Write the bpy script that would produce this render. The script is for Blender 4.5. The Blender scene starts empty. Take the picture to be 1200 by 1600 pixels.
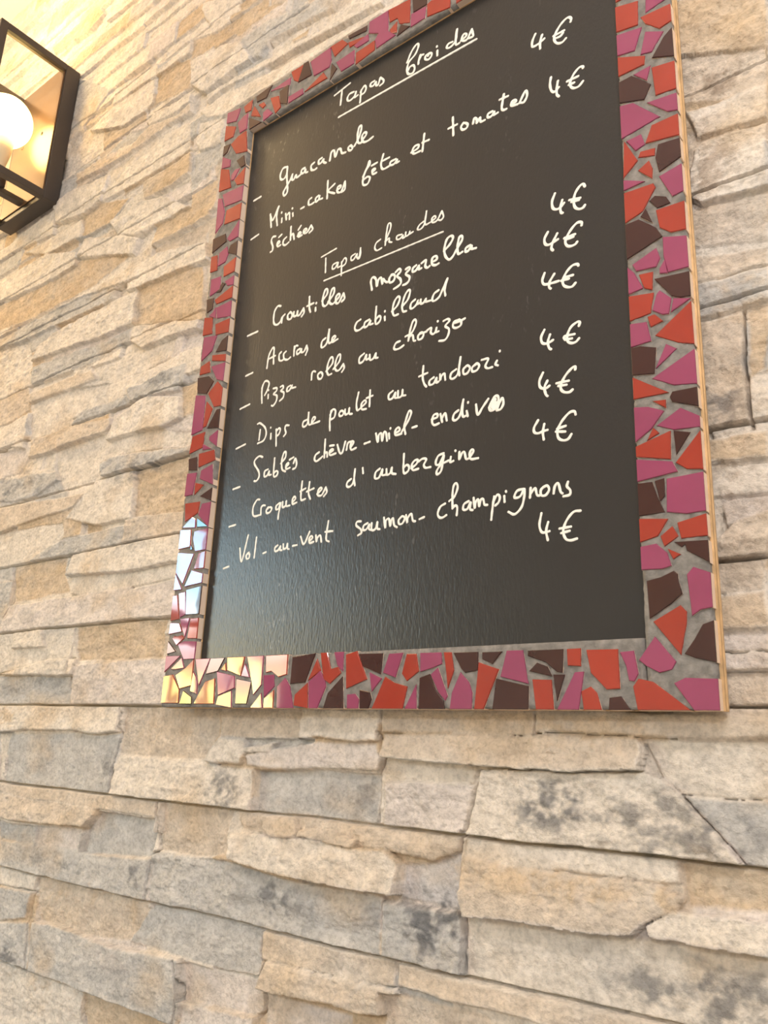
import bpy, bmesh, math, random
import numpy as np
from mathutils import Vector, Matrix

# ------------------------------------------------------------------ camera, world, lights, exposure
SC = bpy.context.scene
COL = SC.collection
SC.view_settings.view_transform = 'Standard'
SC.view_settings.look = 'None'
SC.view_settings.gamma = 1.0
SC.view_settings.use_curve_mapping = False
SC.view_settings.exposure = 0.12
try:
    SC.cycles.use_denoising = True
    SC.cycles.max_bounces = 8
    SC.cycles.sample_clamp_indirect = 6.0
except Exception:
    pass

YAW, PITCH, ROLL = 0.6756092, 0.2802733, 0.0424098
cam_d = bpy.data.cameras.new('camera')
cam = bpy.data.objects.new('camera', cam_d)
COL.objects.link(cam)
cy, sy, cp, sp = math.cos(YAW), math.sin(YAW), math.cos(PITCH), math.sin(PITCH)
fw = Vector((-sy * cp, cy * cp, sp)); rt = Vector((cy, sy, 0)); up = rt.cross(fw)
r2 = rt * math.cos(ROLL) + up * math.sin(ROLL); u2 = up * math.cos(ROLL) - rt * math.sin(ROLL)
cam.matrix_world = Matrix(((r2.x, u2.x, -fw.x, 0.89965), (r2.y, u2.y, -fw.y, -0.67771), (r2.z, u2.z, -fw.z, -0.03890), (0, 0, 0, 1)))
cam_d.sensor_fit = 'VERTICAL'
cam_d.sensor_height = 24.0
cam_d.lens = 24.0 * 1281.80 / 1600.0
cam_d.clip_start = 0.02
cam_d.dof.use_dof = True
cam_d.dof.focus_distance = 1.0
cam_d.dof.aperture_fstop = 13.0
SC.camera = cam

WORLD_STRENGTH = 15.5
w = bpy.data.worlds.new('sky'); SC.world = w; w.use_nodes = True
nt = w.node_tree; nt.nodes.clear()
out = nt.nodes.new('ShaderNodeOutputWorld'); bg = nt.nodes.new('ShaderNodeBackground')
tc = nt.nodes.new('ShaderNodeTexCoord'); sep = nt.nodes.new('ShaderNodeSeparateXYZ')
ramp = nt.nodes.new('ShaderNodeValToRGB'); mp = nt.nodes.new('ShaderNodeMapRange')
mp.inputs['From Min'].default_value = -0.2; mp.inputs['From Max'].default_value = 0.6
nt.links.new(tc.outputs['Generated'], sep.inputs[0]); nt.links.new(sep.outputs['Z'], mp.inputs['Value'])
nt.links.new(mp.outputs[0], ramp.inputs[0]); cl = nt.nodes.new('ShaderNodeTexNoise'); cl.inputs['Scale'].default_value = 16; cl.inputs['Detail'].default_value = 3
clm = nt.nodes.new('ShaderNodeMapRange'); clm.inputs['From Min'].default_value = .35; clm.inputs['From Max'].default_value = .62; clm.inputs['To Min'].default_value = .5; clm.inputs['To Max'].default_value = 1.25
clv = nt.nodes.new('ShaderNodeVectorMath'); clv.operation = 'SCALE'
nt.links.new(tc.outputs['Generated'], cl.inputs['Vector']); nt.links.new(cl.outputs['Fac'], clm.inputs['Value'])
nt.links.new(ramp.outputs[0], clv.inputs[0]); nt.links.new(clm.outputs[0], clv.inputs['Scale']); nt.links.new(clv.outputs[0], bg.inputs['Color'])
bg.inputs['Strength'].default_value = WORLD_STRENGTH
nt.links.new(bg.outputs[0], out.inputs[0])
cr = ramp.color_ramp
def zpos(z): return (z + 0.2) / 0.8
stops = [(-0.2, (.30, .22, .14)), (-0.02, (.55, .42, .22)), (0.03, (1.5, 1.35, .50)), (0.06, (1.5, 1.25, .45)),
         (0.085, (.62, .42, .30)), (0.11, (.80, .62, .52)), (0.13, (.92, .84, .86)), (0.15, (.75, .92, 1.05)), (0.20, (.36, .76, .98)), (0.6, (.30, .48, .80))]
while len(cr.elements) < len(stops): cr.elements.new(0.5)
for e, (z, c) in zip(cr.elements, stops):
    e.position = zpos(z); e.color = (*c, 1)

def lamp(name, kind, loc, energy, color, size=0.2, aim=None, size_y=None):
    d = bpy.data.lights.new(name, kind); d.energy = energy; d.color = color
    if kind == 'AREA':
        d.size = size
        if size_y: d.shape = 'RECTANGLE'; d.size_y = size_y
    else: d.shadow_soft_size = size
    o = bpy.data.objects.new(name, d); COL.objects.link(o); o.location = loc
    if aim is not None:
        o.rotation_euler = (Vector(aim) - Vector(loc)).to_track_quat('-Z', 'Y').to_euler()
    return o
lamp('room_fill', 'POINT', (1.3, -1.1, 1.1), 31, (1.0, .99, .98), .08)  # added fill light without a fixture, lifts the right and lower wall
lamp('room_fill', 'POINT', (1.5, -2.8, .95), 64, (1.0, .99, .98), .08)  # second added fill from deeper in the room, no fixture
lamp('room_fill', 'POINT', (-1.6, -.45, 1.45), 34, (1.0, .72, .38), .08)  # added warm fill to brighten the stones on the left, no fixture
lamp('upper_wall_fill', 'POINT', (-.68, -.22, 1.60), 6.5, (1.0, .72, .36), .05)  # added warm fill, unseen, brightens the wall left of the board's top
d_ = lamp('window_daylight', 'AREA', (-2.86, -2.425, .435), 0, (1, 1, 1), 1.34, (0, -2.425, .435), 1.66)
d_.data.cycles.is_portal = True

# ------------------------------------------------------------------ helpers
def obj(name, me, mats, parent=None, loc=None):
    o = bpy.data.objects.new(name, me); COL.objects.link(o)
    for m in (mats if isinstance(mats, (list, tuple)) else [mats]): me.materials.append(m)
    if parent: o.parent = parent
    if loc: o.location = loc
    return o
def from_bm(name, bm, mats, parent=None, smooth=False):
    bmesh.ops.recalc_face_normals(bm, faces=bm.faces)
    me = bpy.data.meshes.new(name); bm.to_mesh(me); bm.free()
    if smooth:
        for p in me.polygons: p.use_smooth = True
    return obj(name, me, mats, parent)
def box(bm, x0, x1, y0, y1, z0, z1, bev=0.0, seg=2):
    v = [bm.verts.new((x, y, z)) for x in (x0, x1) for y in (y0, y1) for z in (z0, z1)]
    fs = [bm.faces.new([v[i] for i in f]) for f in ((0, 1, 3, 2), (4, 6, 7, 5), (0, 4, 5, 1), (2, 3, 7, 6), (0, 2, 6, 4), (1, 5, 7, 3))]
    if bev > 0:
        es = list({e for f in fs for e in f.edges})
        bmesh.ops.bevel(bm, geom=es, offset=bev, segments=seg, affect='EDGES', profile=0.5)
def lathe(bm, prof, c, seg=40):
    # prof: (radius, z) pairs, revolved about the vertical through c
    rings = []
    for r, z in prof:
        if r < 1e-6: rings.append([bm.verts.new((c[0], c[1], c[2] + z))])
        else: rings.append([bm.verts.new((c[0] + r * math.cos(2 * math.pi * k / seg), c[1] + r * math.sin(2 * math.pi * k / seg), c[2] + z)) for k in range(seg)])
    for a, b in zip(rings[:-1], rings[1:]):
        for k in range(seg):
            k2 = (k + 1) % seg
            if len(a) == 1 and len(b) == 1: continue
            if len(a) == 1: bm.faces.new((a[0], b[k2], b[k]))
            elif len(b) == 1: bm.faces.new((a[k], a[k2], b[0]))
            else: bm.faces.new((a[k], a[k2], b[k2], b[k]))
def tag(o, label, cat, group=None):
    o['label'] = label; o['category'] = cat
    if group: o['group'] = group
def struct(o): o['kind'] = 'structure'; return o
def mat(name):
    m = bpy.data.materials.new(name); m.use_nodes = True
    return m, m.node_tree, m.node_tree.nodes['Principled BSDF']
def simple(name, col, rough=0.5, metal=0.0, ior=1.5, var=0.0, scale=30.0, bump=0.0, bscale=60.0):
    m, t, p = mat(name)
    p.inputs['Base Color'].default_value = (*col, 1); p.inputs['Roughness'].default_value = rough
    p.inputs['Metallic'].default_value = metal; p.inputs['IOR'].default_value = ior
    c = t.nodes.new('ShaderNodeTexCoord')
    if var > 0:
        n = t.nodes.new('ShaderNodeTexNoise'); n.inputs['Scale'].default_value = scale; n.inputs['Detail'].default_value = 5
        t.links.new(c.outputs['Object'], n.inputs['Vector'])
        mr = t.nodes.new('ShaderNodeMapRange'); mr.inputs['From Min'].default_value = .3; mr.inputs['From Max'].default_value = .7
        mr.inputs['To Min'].default_value = 1 - var; mr.inputs['To Max'].default_value = 1 + var
        t.links.new(n.outputs['Fac'], mr.inputs['Value'])
        vm = t.nodes.new('ShaderNodeVectorMath'); vm.operation = 'SCALE'; vm.inputs[0].default_value = col
        t.links.new(mr.outputs[0], vm.inputs['Scale']); t.links.new(vm.outputs[0], p.inputs['Base Color'])
    if bump > 0:
        n = t.nodes.new('ShaderNodeTexNoise'); n.inputs['Scale'].default_value = bscale; n.inputs['Detail'].default_value = 4
        t.links.new(c.outputs['Object'], n.inputs['Vector'])
        b = t.nodes.new('ShaderNodeBump'); b.inputs['Strength'].default_value = 1.0; b.inputs['Distance'].default_value = bump
        t.links.new(n.outputs['Fac'], b.inputs['Height']); t.links.new(b.outputs[0], p.inputs['Normal'])
    return m
RND = random.Random(11)
WY = 0.035          # mean plane of the stone cladding; the mosaic faces of the menu board lie in y = 0

# ------------------------------------------------------------------ data: metres x 10000 in the wall's x, z plane
STONES = """
0 0 1 c -4632 -380 -4218 -392 -4241 -692 -4126 -1166 -4369 -1160
6 2 1 c -4760 27 -1201 35 -1149 -69 -1153 -329 -1961 -337 -2724 -325 -3767 -346 -4620 -383
2 1 0.6 g -4101 -390 -1238 -338 -1199 -587 -1316 -872 -1331 -1143 -2566 -1149 -4109 -1164 -4184 -690
0 0 1 t -1257 39 768 36 820 -324 560 -626 -210 -633 -1233 -630 -1218 -354
5 3 1.3 c -1162 -628 -418 -626 376 -650 1384 -659 1518 -675 1573 -1122 816 -1126 -1243 -1137 -1250 -903
-2 2 0.7 g 1510 -675 2313 -659 3376 -654 3376 -1131 2547 -1113 1564 -1125
2 1 1 t 733 19 2489 11 2320 -331 903 -330
3 1 0.8 p 1342 -499 2529 -354 3381 -343 3414 -621 2553 -648 1745 -665 1394 -644
5 3 1.2 c 621 -632 853 -325 1308 -329 1343 -425 1869 -359 1744 -478 1361 -484 1323 -625 921 -635
5 3 1 c 2216 8 3422 0 3422 -330 3107 -352 2592 -311 2249 -334
5 1 0.5 t 3439 13 5275 10 5259 -215 4264 -232 3452 -231
5 1 0.5 t 5275 10 7319 -37 7306 -192 6234 -193 5273 -181
8 4 1.4 t 3476 -245 4284 -221 5142 -219 5341 -192 6245 -199 6274 -303 6233 -465 5650 -503 5140 -516 4215 -510 3488 -483
0 0 0.7 c 3452 -503 4609 -522 4538 -685 3438 -715
4 2 1.4 p 3469 -714 4563 -689 4530 -889 4483 -1112 3490 -1113
6 2 1.2 c 4682 -543 5671 -513 6279 -489 6413 -533 6563 -674 7025 -1117 6194 -1129 4524 -1113 4579 -897
1 0 0.5 c 6263 -207 7296 -201 7258 -653 6547 -656 6395 -524
3 1 1 g 6564 -660 7262 -661 7222 -1134 7030 -1128
4 1 0.6 t -4281 -1193 -131 -1145 -187 -1344 -1583 -1369 -2391 -1359 -4237 -1326
6 3 1.2 t -4206 -1304 -2364 -1339 -1560 -1342 -1580 -1577 -1832 -1632 -2787 -1661 -4087 -1657
-2 1 0.6 g -1515 -1391 -263 -1360 -276 -1855 -743 -1905 -1839 -1979 -1839 -1661
1 1 1 p -3003 -1699 -1873 -1654 -1880 -1939 -2991 -1981
0 1 1 g -4186 -1705 -3054 -1704 -3064 -1972 -4094 -1979
4 2 0.9 g -4020 -1970 -2906 -1971 -1750 -1957 -221 -1861 -183 -2326 -1350 -2347 -3877 -2394
-1 0 1 t -191 -1174 1213 -1143 1160 -1420 1154 -1704 486 -1774 -147 -1765
3 1 1.5 t 1278 -1137 3441 -1129 4491 -1134 4458 -1297 4129 -1417 3453 -1368 2936 -1388 2279 -1372 1397 -1362
7 3 1 t 1774 -1293 1847 -1205 2250 -1186 2321 -1313 2318 -1373 1971 -1392
7 3 1 t 2329 -1293 2826 -1256 3184 -1299 3146 -1377 2745 -1391 2336 -1365
2 2 1.5 g -277 -1776 1159 -1743 1547 -1783 2457 -1834 3510 -1812 3538 -2345 2501 -2316 1830 -2394 -192 -2352
9 4 1.3 c 1247 -1408 1677 -1369 2385 -1372 3032 -1387 3541 -1356 3726 -1485 3699 -1763 3359 -1795 2519 -1795 1618 -1750 1268 -1720
-1 0 0.7 v 3697 -1466 4102 -1422 4425 -1303 4419 -1807 3688 -1803
4 2 1.5 g 3528 -1848 4451 -1819 4494 -2304 3553 -2340
4 1 0.5 c 4512 -1132 6503 -1137 6516 -1349 6175 -1367 5609 -1360 4711 -1381 4465 -1352
9 5 1.6 t 4475 -1330 5010 -1355 5632 -1378 6222 -1366 6554 -1432 6497 -1532 6287 -1632 6123 -1759 6015 -1766 5621 -1788 4519 -1836 4467 -1680
1 0 1.3 o 6503 -1139 7216 -1145 7188 -1475 6547 -1511 6520 -1375
9 2 1 c 6244 -1676 6447 -1539 7204 -1506 7185 -1739 6559 -1750 6282 -1749
0 0 0.6 c 4469 -1865 5977 -1794 6246 -1780 7161 -1769 7109 -2373 6493 -2334 4469 -2320
2 1 0.5 c -3914 -2399 -2809 -2420 -2801 -2564 -3844 -2607
4 1 1 g -3802 -2618 -2863 -2587 -2930 -2941 -3644 -3087
5 1 1 g -3626 -3084 -2801 -2963 -2625 -3546 -2830 -3598 -3444 -3623
-1 0 1.4 t -2856 -2437 -244 -2362 -137 -2509 -594 -2871 -1284 -2941 -2048 -2941 -2708 -2940
0 1 1 g -145 -2399 1810 -2406 1821 -2843 680 -2886 -581 -2867
7 1 1 g -2735 -2951 -2010 -2885 -944 -2952 529 -2874 678 -3196 647 -3557 -74 -3578 -1281 -3640 -2585 -3560
-1 0 0.5 p 646 -2900 1813 -2859 1918 -3161 1799 -3246 597 -3306 519 -2915
5 1 1 p 634 -3288 1859 -3222 1813 -3653 662 -3790
3 1 1 t 1841 -2404 3546 -2354 3704 -2355 3715 -2602 3237 -2635 2810 -2637 1873 -2678
8 3 1.3 t 1914 -2838 1974 -2672 2855 -2638 3754 -2614 3801 -2831 3295 -2896 2960 -2878 2244 -2929 1906 -2932
-2 0 0.4 p 1906 -2980 3132 -2948 3160 -3359 1941 -3280
5 1 0.8 t 3781 -2367 4501 -2312 5588 -2330 6510 -2325 6495 -2576 5467 -2590 4593 -2548 3768 -2589
0 0 0.8 t 3539 -2668 4562 -2578 4762 -2640 4764 -2986 3558 -3048
3 1 1.4 c -3559 -3671 -2701 -3578 -1339 -3658 -1194 -4349 -3173 -4804
0 0 1.2 o -1323 -3675 562 -3575 635 -3999 -1140 -4413
3 1 0.8 c -5227 1232 -2711 1195 -2621 759 -4992 539
6 2 0.8 c -4574 1142 -3722 1167 -3487 937 -4539 952
7 2 1.2 c -4756 544 -3459 732 -2552 740 -2595 483 -4485 520
2 1 1.3 g -5007 527 -2697 483 -2606 51 -4841 40
1 0 1.2 o -2721 1198 -463 1222 -453 679 -2550 698 -2651 836
5 1 0.9 p -2626 648 -1417 683 -245 679 -134 53 -2514 50
-1 0 0.8 o -5077 2423 -3410 2390 -3360 2115 -3137 1805 -4853 1774
6 2 0.8 c -3215 2088 -3119 2344 -1778 2414 -391 2391 -117 2023 -1528 2002
2 1 0.5 c -3161 2078 -1586 2011 -163 2001 -130 1804 -2794 1720 -3059 1780
4 2 0.9 p -5077 1251 -5033 1695 -4774 1733 -3224 1738 -1902 1721 -105 1798 -13 1245 -2375 1225
1 1 0.8 g -5686 2465 -5082 2434 -5029 2183 -5587 2175
2 1 0.8 g -5566 2171 -5009 2179 -4970 1722 -5121 1270 -5267 1291
3 1 1.1 g -4527 2587 -3520 2777 -1776 2776 -1803 2423 -3226 2389 -4537 2445
4 1 1 t -1820 2474 -1775 2838 -471 2922 -213 2882 -134 2399 -1246 2417
2 0 0.7 c -5895 3137 -3616 3070 -3496 2804 -4556 2449 -5670 2477
5 1 0.6 t -5987 3577 -2723 3456 -2642 3307 -5838 3139
4 1 0.8 c -2760 3548 -1716 3545 -1611 2840 -2599 2872 -3545 3112
0 0 1.4 o -1731 3546 -447 3571 -65 2751 -1629 2853
1 0 0.8 c -2668 4324 -1620 4300 -440 4047 -439 3818 -2466 4031 -2631 4062
6 1 1.3 g -2657 3912 -2386 4000 -371 3776 -335 3556 -1729 3541 -2556 3576
0 0 0.8 c -5513 5663 -4072 5620 -2798 5436 -3767 5036 -3924 4857 -5248 4791
5 2 1 t -5148 4754 -3825 4788 -2610 4727 -2511 4591 -2692 4487 -4146 4462 -5067 4487
6 2 1 c -2614 4311 -2444 4658 -1686 4764 -761 4651 -680 4289 -1089 4196 -1545 4267
-1 0 0.8 c -4253 4487 -2784 4498 -2756 3980 -2674 3630 -3829 3682 -4198 4099
3 1 1.3 g -3940 4911 -3535 5093 -2169 5033 -2039 4831 -2602 4761 -3689 4916
3 1 1 g -6259 4263 -4124 4074 -3965 3868 -4813 3711 -6097 3788
2 1 0.6 p -6471 4830 -5308 4733 -5127 4507 -5384 4240 -6280 4269
6 2 1 c -6556 5305 -5399 5449 -5258 4710 -5888 4770 -6378 4783
1 0 1 t -6909 6059 -5611 5950 -5480 5519 -6691 5419
4 1 0.6 t -5507 5880 -3403 5822 -3104 5590 -3999 5587 -5468 5654
1 0 0.9 c -3463 5882 -2052 5824 -810 5721 -1221 5447 -2676 5371 -3192 5564
5 1 1.3 g -2203 5120 -1292 5225 -699 5230 -694 4744 -2054 4827
2 0 0.4 p -1036 5840 -848 5784 -918 5386 -1202 5409
2 1 1 o -825 4842 -360 4778 -283 4291 -695 4307
2 1 1 o -2341 7096 -912 7017 -576 6894 -419 5875 -2276 6335
6 2 1 c -2324 5970 -2260 6312 -1279 6126 -445 5865 -462 5732 -1935 5799
3 1 1.2 g -5653 6497 -3144 6314 -2332 6348 -2386 5956 -3489 5912 -5530 6091
6 2 1.3 c -5625 6580 -5480 6883 -4507 7036 -2878 7037 -2294 7029 -2226 6362 -3116 6386
1 0 1.2 c -7328 7291 -5878 7126 -5641 6536 -5654 5995 -6909 6059
5 3 1 g -7335 7537 -5814 7551 -4112 7520 -2979 7429 -2946 7065 -3739 7065 -5872 7142 -7236 7248
6 2 1 c -7354 7650 -5848 7521 -3685 7538 -2574 7602 -2498 7352 -3979 7470 -5793 7539 -7326 7567
2 1 1 o -7740 8557 -5139 8308 -4589 8360 -2647 7910 -3765 7619 -6011 7626 -7475 7780
5 1 1 c -7684 8563 -7708 9043 -5775 9076 -4551 8613 -4532 8323 -5085 8291
6 1 0.8 c -2610 7105 -2567 7568 -1797 7568 -506 7256 -459 6946 -2277 7054
3 1 0.8 c -8150 9819 -7204 10108 -5813 10174 -5676 9464 -7246 9603
5 1 0.9 c -6825 9433 -4580 9383 -4407 8915 -5763 9034
6 1 1 c -5879 10262 -5258 10304 -3639 10026 -3710 9877 -3942 9509 -4467 9440 -5594 9566
2 1 1 o -4585 9440 -4006 9525 -3020 9242 -3542 8869 -4515 8939
5 1 1.2 c -3554 8891 -2938 9049 -1942 8755 -1066 8187 -1533 8193 -2568 8191 -3226 8552
6 1 1 c -4522 8561 -4318 8839 -3209 8540 -2494 8124 -2574 7829
3 1 0.8 c -3810 10124 -2578 10261 -1401 10086 -1294 9428 -2752 9429 -3938 9525
5 1 1 o -2658 9340 -1871 9355 -1259 9365 -1184 8905 -1780 8849 -2480 8921
1 0 0.8 g -4183 10685 -3460 10784 -2780 10663 -2780 10410 -3514 10551
6 2 1.2 t -5118 10666 -3497 10325 -2698 10586 -1721 10367 -1430 10491 -1393 10265 -2582 10242 -3685 10230 -5050 10404
5 2 0.8 c -2792 10750 -2591 10973 -1476 10697 -1445 10506 -1886 10460 -2668 10614
4 1 0.8 c -4135 11874 -2702 11745 -2639 11152 -2818 11064 -3578 11046 -4931 11652
2 1 1 o -2688 11791 -2361 11867 -1662 11609 -1527 10783 -2602 11074
5 1 0.6 c -4092 12239 -2647 12046 -1689 12004 -1636 11679 -2591 11750 -4116 11857
2 1 1 g -2712 12184 -1755 12180 -1715 11933 -2609 11897
4 1 0.8 o -7336 15235 -6462 15265 -5452 15312 -5103 14864 -5674 14688 -7108 14912
3 1 0.8 g -5847 13564 -4318 12379 -4818 12083 -5676 11706 -5834 11376 -5932 12922
3 1 0.7 c -1498 12797 -464 12413 -347 11837 -1193 12120 -1547 12678
2 1 1 o -355 11815 236 11541 821 11365 -325 11273 -706 11646
2 1 1 o -1721 11974 -711 11685 -702 11467 -1377 11515 -1655 11569
6 2 1 c -1595 11502 -700 11327 -138 11092 98 10782 96 10485 -383 10527 -1040 10486 -1480 10797
4 1 1 g -294 11203 336 11189 1456 10868 1941 10678 1927 10438 1276 10568 547 10661 346 10454 108 10527
2 1 1 o 987 10444 1407 10440 1352 10285 1069 10330
5 1 0.5 c -1002 10439 370 10333 1993 10111 2921 10024 2929 9873 1330 10086 -566 10302 -1020 10279
4 2 0.5 c -1186 10171 -564 10209 840 9974 2002 9871 2925 9797 2934 9618 2014 9714 174 9679 -412 9700 -933 9905
3 1 1.2 c -1166 9965 -435 9785 -467 9156 -1007 9225 -1178 9504
2 1 1 g -1285 9298 -480 9169 -474 8850 -1159 8529
3 1 1 o -1134 8448 -422 8569 -443 7904 -1024 7779
5 1 1.2 o 6868 7385 7844 6846 7800 6136 6828 6648
3 1 1.1 t 6820 6638 7801 6209 7762 5743 7314 5835 6785 5998
5 1 0.8 c 7319 5817 7485 5841 7771 5796 7739 5411 7082 5484 6981 5881
6 1 1 c 7046 5362 7127 5417 7738 5368 7680 4674 7096 4717 6959 4830
2 1 1 t 6903 4760 7671 4686 7627 4162 6908 4337
3 1 1 t 6891 4250 7624 4092 7608 3900 6872 3935
4 1 1 g 6874 3921 7609 3886 7581 3550 6851 3547
4 1 0.9 t 6866 3534 7355 3495 7360 2865 7368 2381 6880 2379
1 1 1.2 o 7356 3526 7573 3536 7522 2926 7371 2859
4 1 0.7 c 7373 2862 7524 2868 7484 2386 7374 2380
5 2 1.2 o 6882 2352 7484 2353 7462 2097 6882 2133
3 1 1 c 6889 2130 7457 2090 7432 1796 6896 1816
6 1 1 t 6974 1431 7156 1591 7428 1650 7393 1232 6894 1232
3 1 0.8 t 6884 1223 7384 1212 7363 961 6878 932
5 1 0.8 o 6884 928 7368 970 7342 659 6891 650
2 1 0.5 p 6881 642 7334 651 7319 472 6883 472
5 1 1 p 6898 458 7326 462 7314 318 6894 314
2 1 0.9 t 6890 297 7307 321 7286 72 6892 49
"""
GROOVES = """
-245 -1170 -147 -1765 -296 -1818 -231 -2359
4450 -1128 4418 -1359 4411 -1807 4462 -1909 4469 -2320
1810 -2406 1812 -2681 1885 -2700 1814 -2869 1825 -2961 1908 -2989 1928 -3157 1848 -3234
-2839 -2434 -2834 -2570 -2851 -2977 -2718 -3586
-2746 1198 -2741 1038 -2745 644 -2606 45
-1288 39 -1229 -372 -1345 -874 -1345 -1144
3395 -230 3443 -490 3382 -641 3392 -1135
4486 -1125 4541 -901 4624 -563
-5082 2427 -4881 1803 -5139 1259
7350 3516 7343 3010 7345 2823 7358 2391
448 -2912 596 -3224 564 -3588
-1323 -3675 -1285 -3946
"""
STAINS = """
1027 -957 30 20 k 0.8
-3050 -790 22 30 k 0.35
-1486 -855 14 30 k 0.6
5417 -799 34 22 k 0.9
5060 -935 16 14 k 0.5
6397 -905 60 28 k 0.7
6845 -1056 30 18 k 0.5
4197 -1947 35 26 k 1
3819 -1945 22 18 k 0.6
4093 -2184 16 12 k 0.7
1971 -2046 26 20 k 0.8
2367 -2088 40 18 k 0.4
3424 -2031 24 14 k 0.5
-534 -2111 20 16 k 0.8
-2940 -2091 40 14 k 0.4
-2245 -2145 30 12 k 0.4
-3231 -3452 26 14 k 0.9
6531 -2103 55 20 k 0.7
6122 -2157 20 10 k 0.4
6866 -2061 40 24 k 0.4
-506 -3218 40 20 k 0.3
2552 -965 40 25 k 0.3
3190 -922 20 25 k 0.5
-4298 -141 40 14 o 0.8
-3160 -81 30 14 o 0.5
-709 -190 25 25 o 0.4
237 -176 30 20 o 0.4
4962 -78 60 10 o 0.5
4226 -68 60 8 o 0.4
5866 -150 50 12 o 0.6
5491 -298 60 10 o 0.4
4891 -1472 60 12 o 0.7
5586 -1467 50 12 o 0.8
6472 -1428 14 14 o 0.9
6732 -1279 20 20 o 0.5
420 -1297 20 20 o 0.4
1990 -1277 30 8 o 0.4
-2294 -2567 30 20 o 0.5
-524 -2487 14 22 o 0.6
-1458 -2459 6 20 o 0.5
3052 -2760 60 12 o 0.3
-2304 -3693 30 16 o 0.5
4282 -2501 60 14 o 0.2
-799 -3123 50 14 p 0.3
-3243 -1674 40 12 p 0.4
-4304 2540 40 14 o 0.3
-1720 2508 50 18 k 0.5
-3299 2483 50 12 k 0.4
-4430 269 60 10 k 0.4
-3486 411 50 10 k 0.3
-3099 356 20 8 k 0.3
-1455 3602 40 16 k 0.8
-2137 3670 20 14 k 0.6
-1083 3742 40 12 k 0.3
-1406 5052 30 16 k 0.6
-1799 4925 20 12 k 0.4
-2391 4838 40 12 k 0.3
-3176 6684 30 14 k 0.5
-3820 6045 40 14 k 0.4
-5693 7252 60 14 k 0.4
-4812 7398 40 14 k 0.4
-3539 4923 20 8 k 0.4
-5163 3959 60 14 k 0.4
-5602 3906 30 10 k 0.5
-2505 7545 20 20 o 0.5
-6121 8703 40 10 o 0.5
-4098 4741 20 30 o 0.3
-3413 4420 50 8 o 0.4
-2317 2167 30 20 o 0.5
-4169 2079 50 30 o 0.5
-1395 976 40 20 o 0.4
-1694 895 30 20 o 0.5
6964 3439 24 30 b 0.5
6972 2697 34 30 k 0.85
6878 3006 22 40 b 0.7
7247 3035 16 12 k 0.4
7260 6079 30 20 b 0.8
7131 5083 30 26 b 0.7
7070 5562 20 20 b 0.5
7548 6267 30 20 b 0.5
7372 2573 20 20 b 0.6
7012 2049 30 12 b 0.5
7009 1243 40 16 b 0.4
7145 1678 30 20 b 0.4
7146 6747 30 30 o 0.5
7422 5387 30 16 o 0.4
7348 3646 20 30 o 0.5
7131 2205 30 16 o 0.4
6984 3301 14 14 k 0.2
"""
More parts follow.
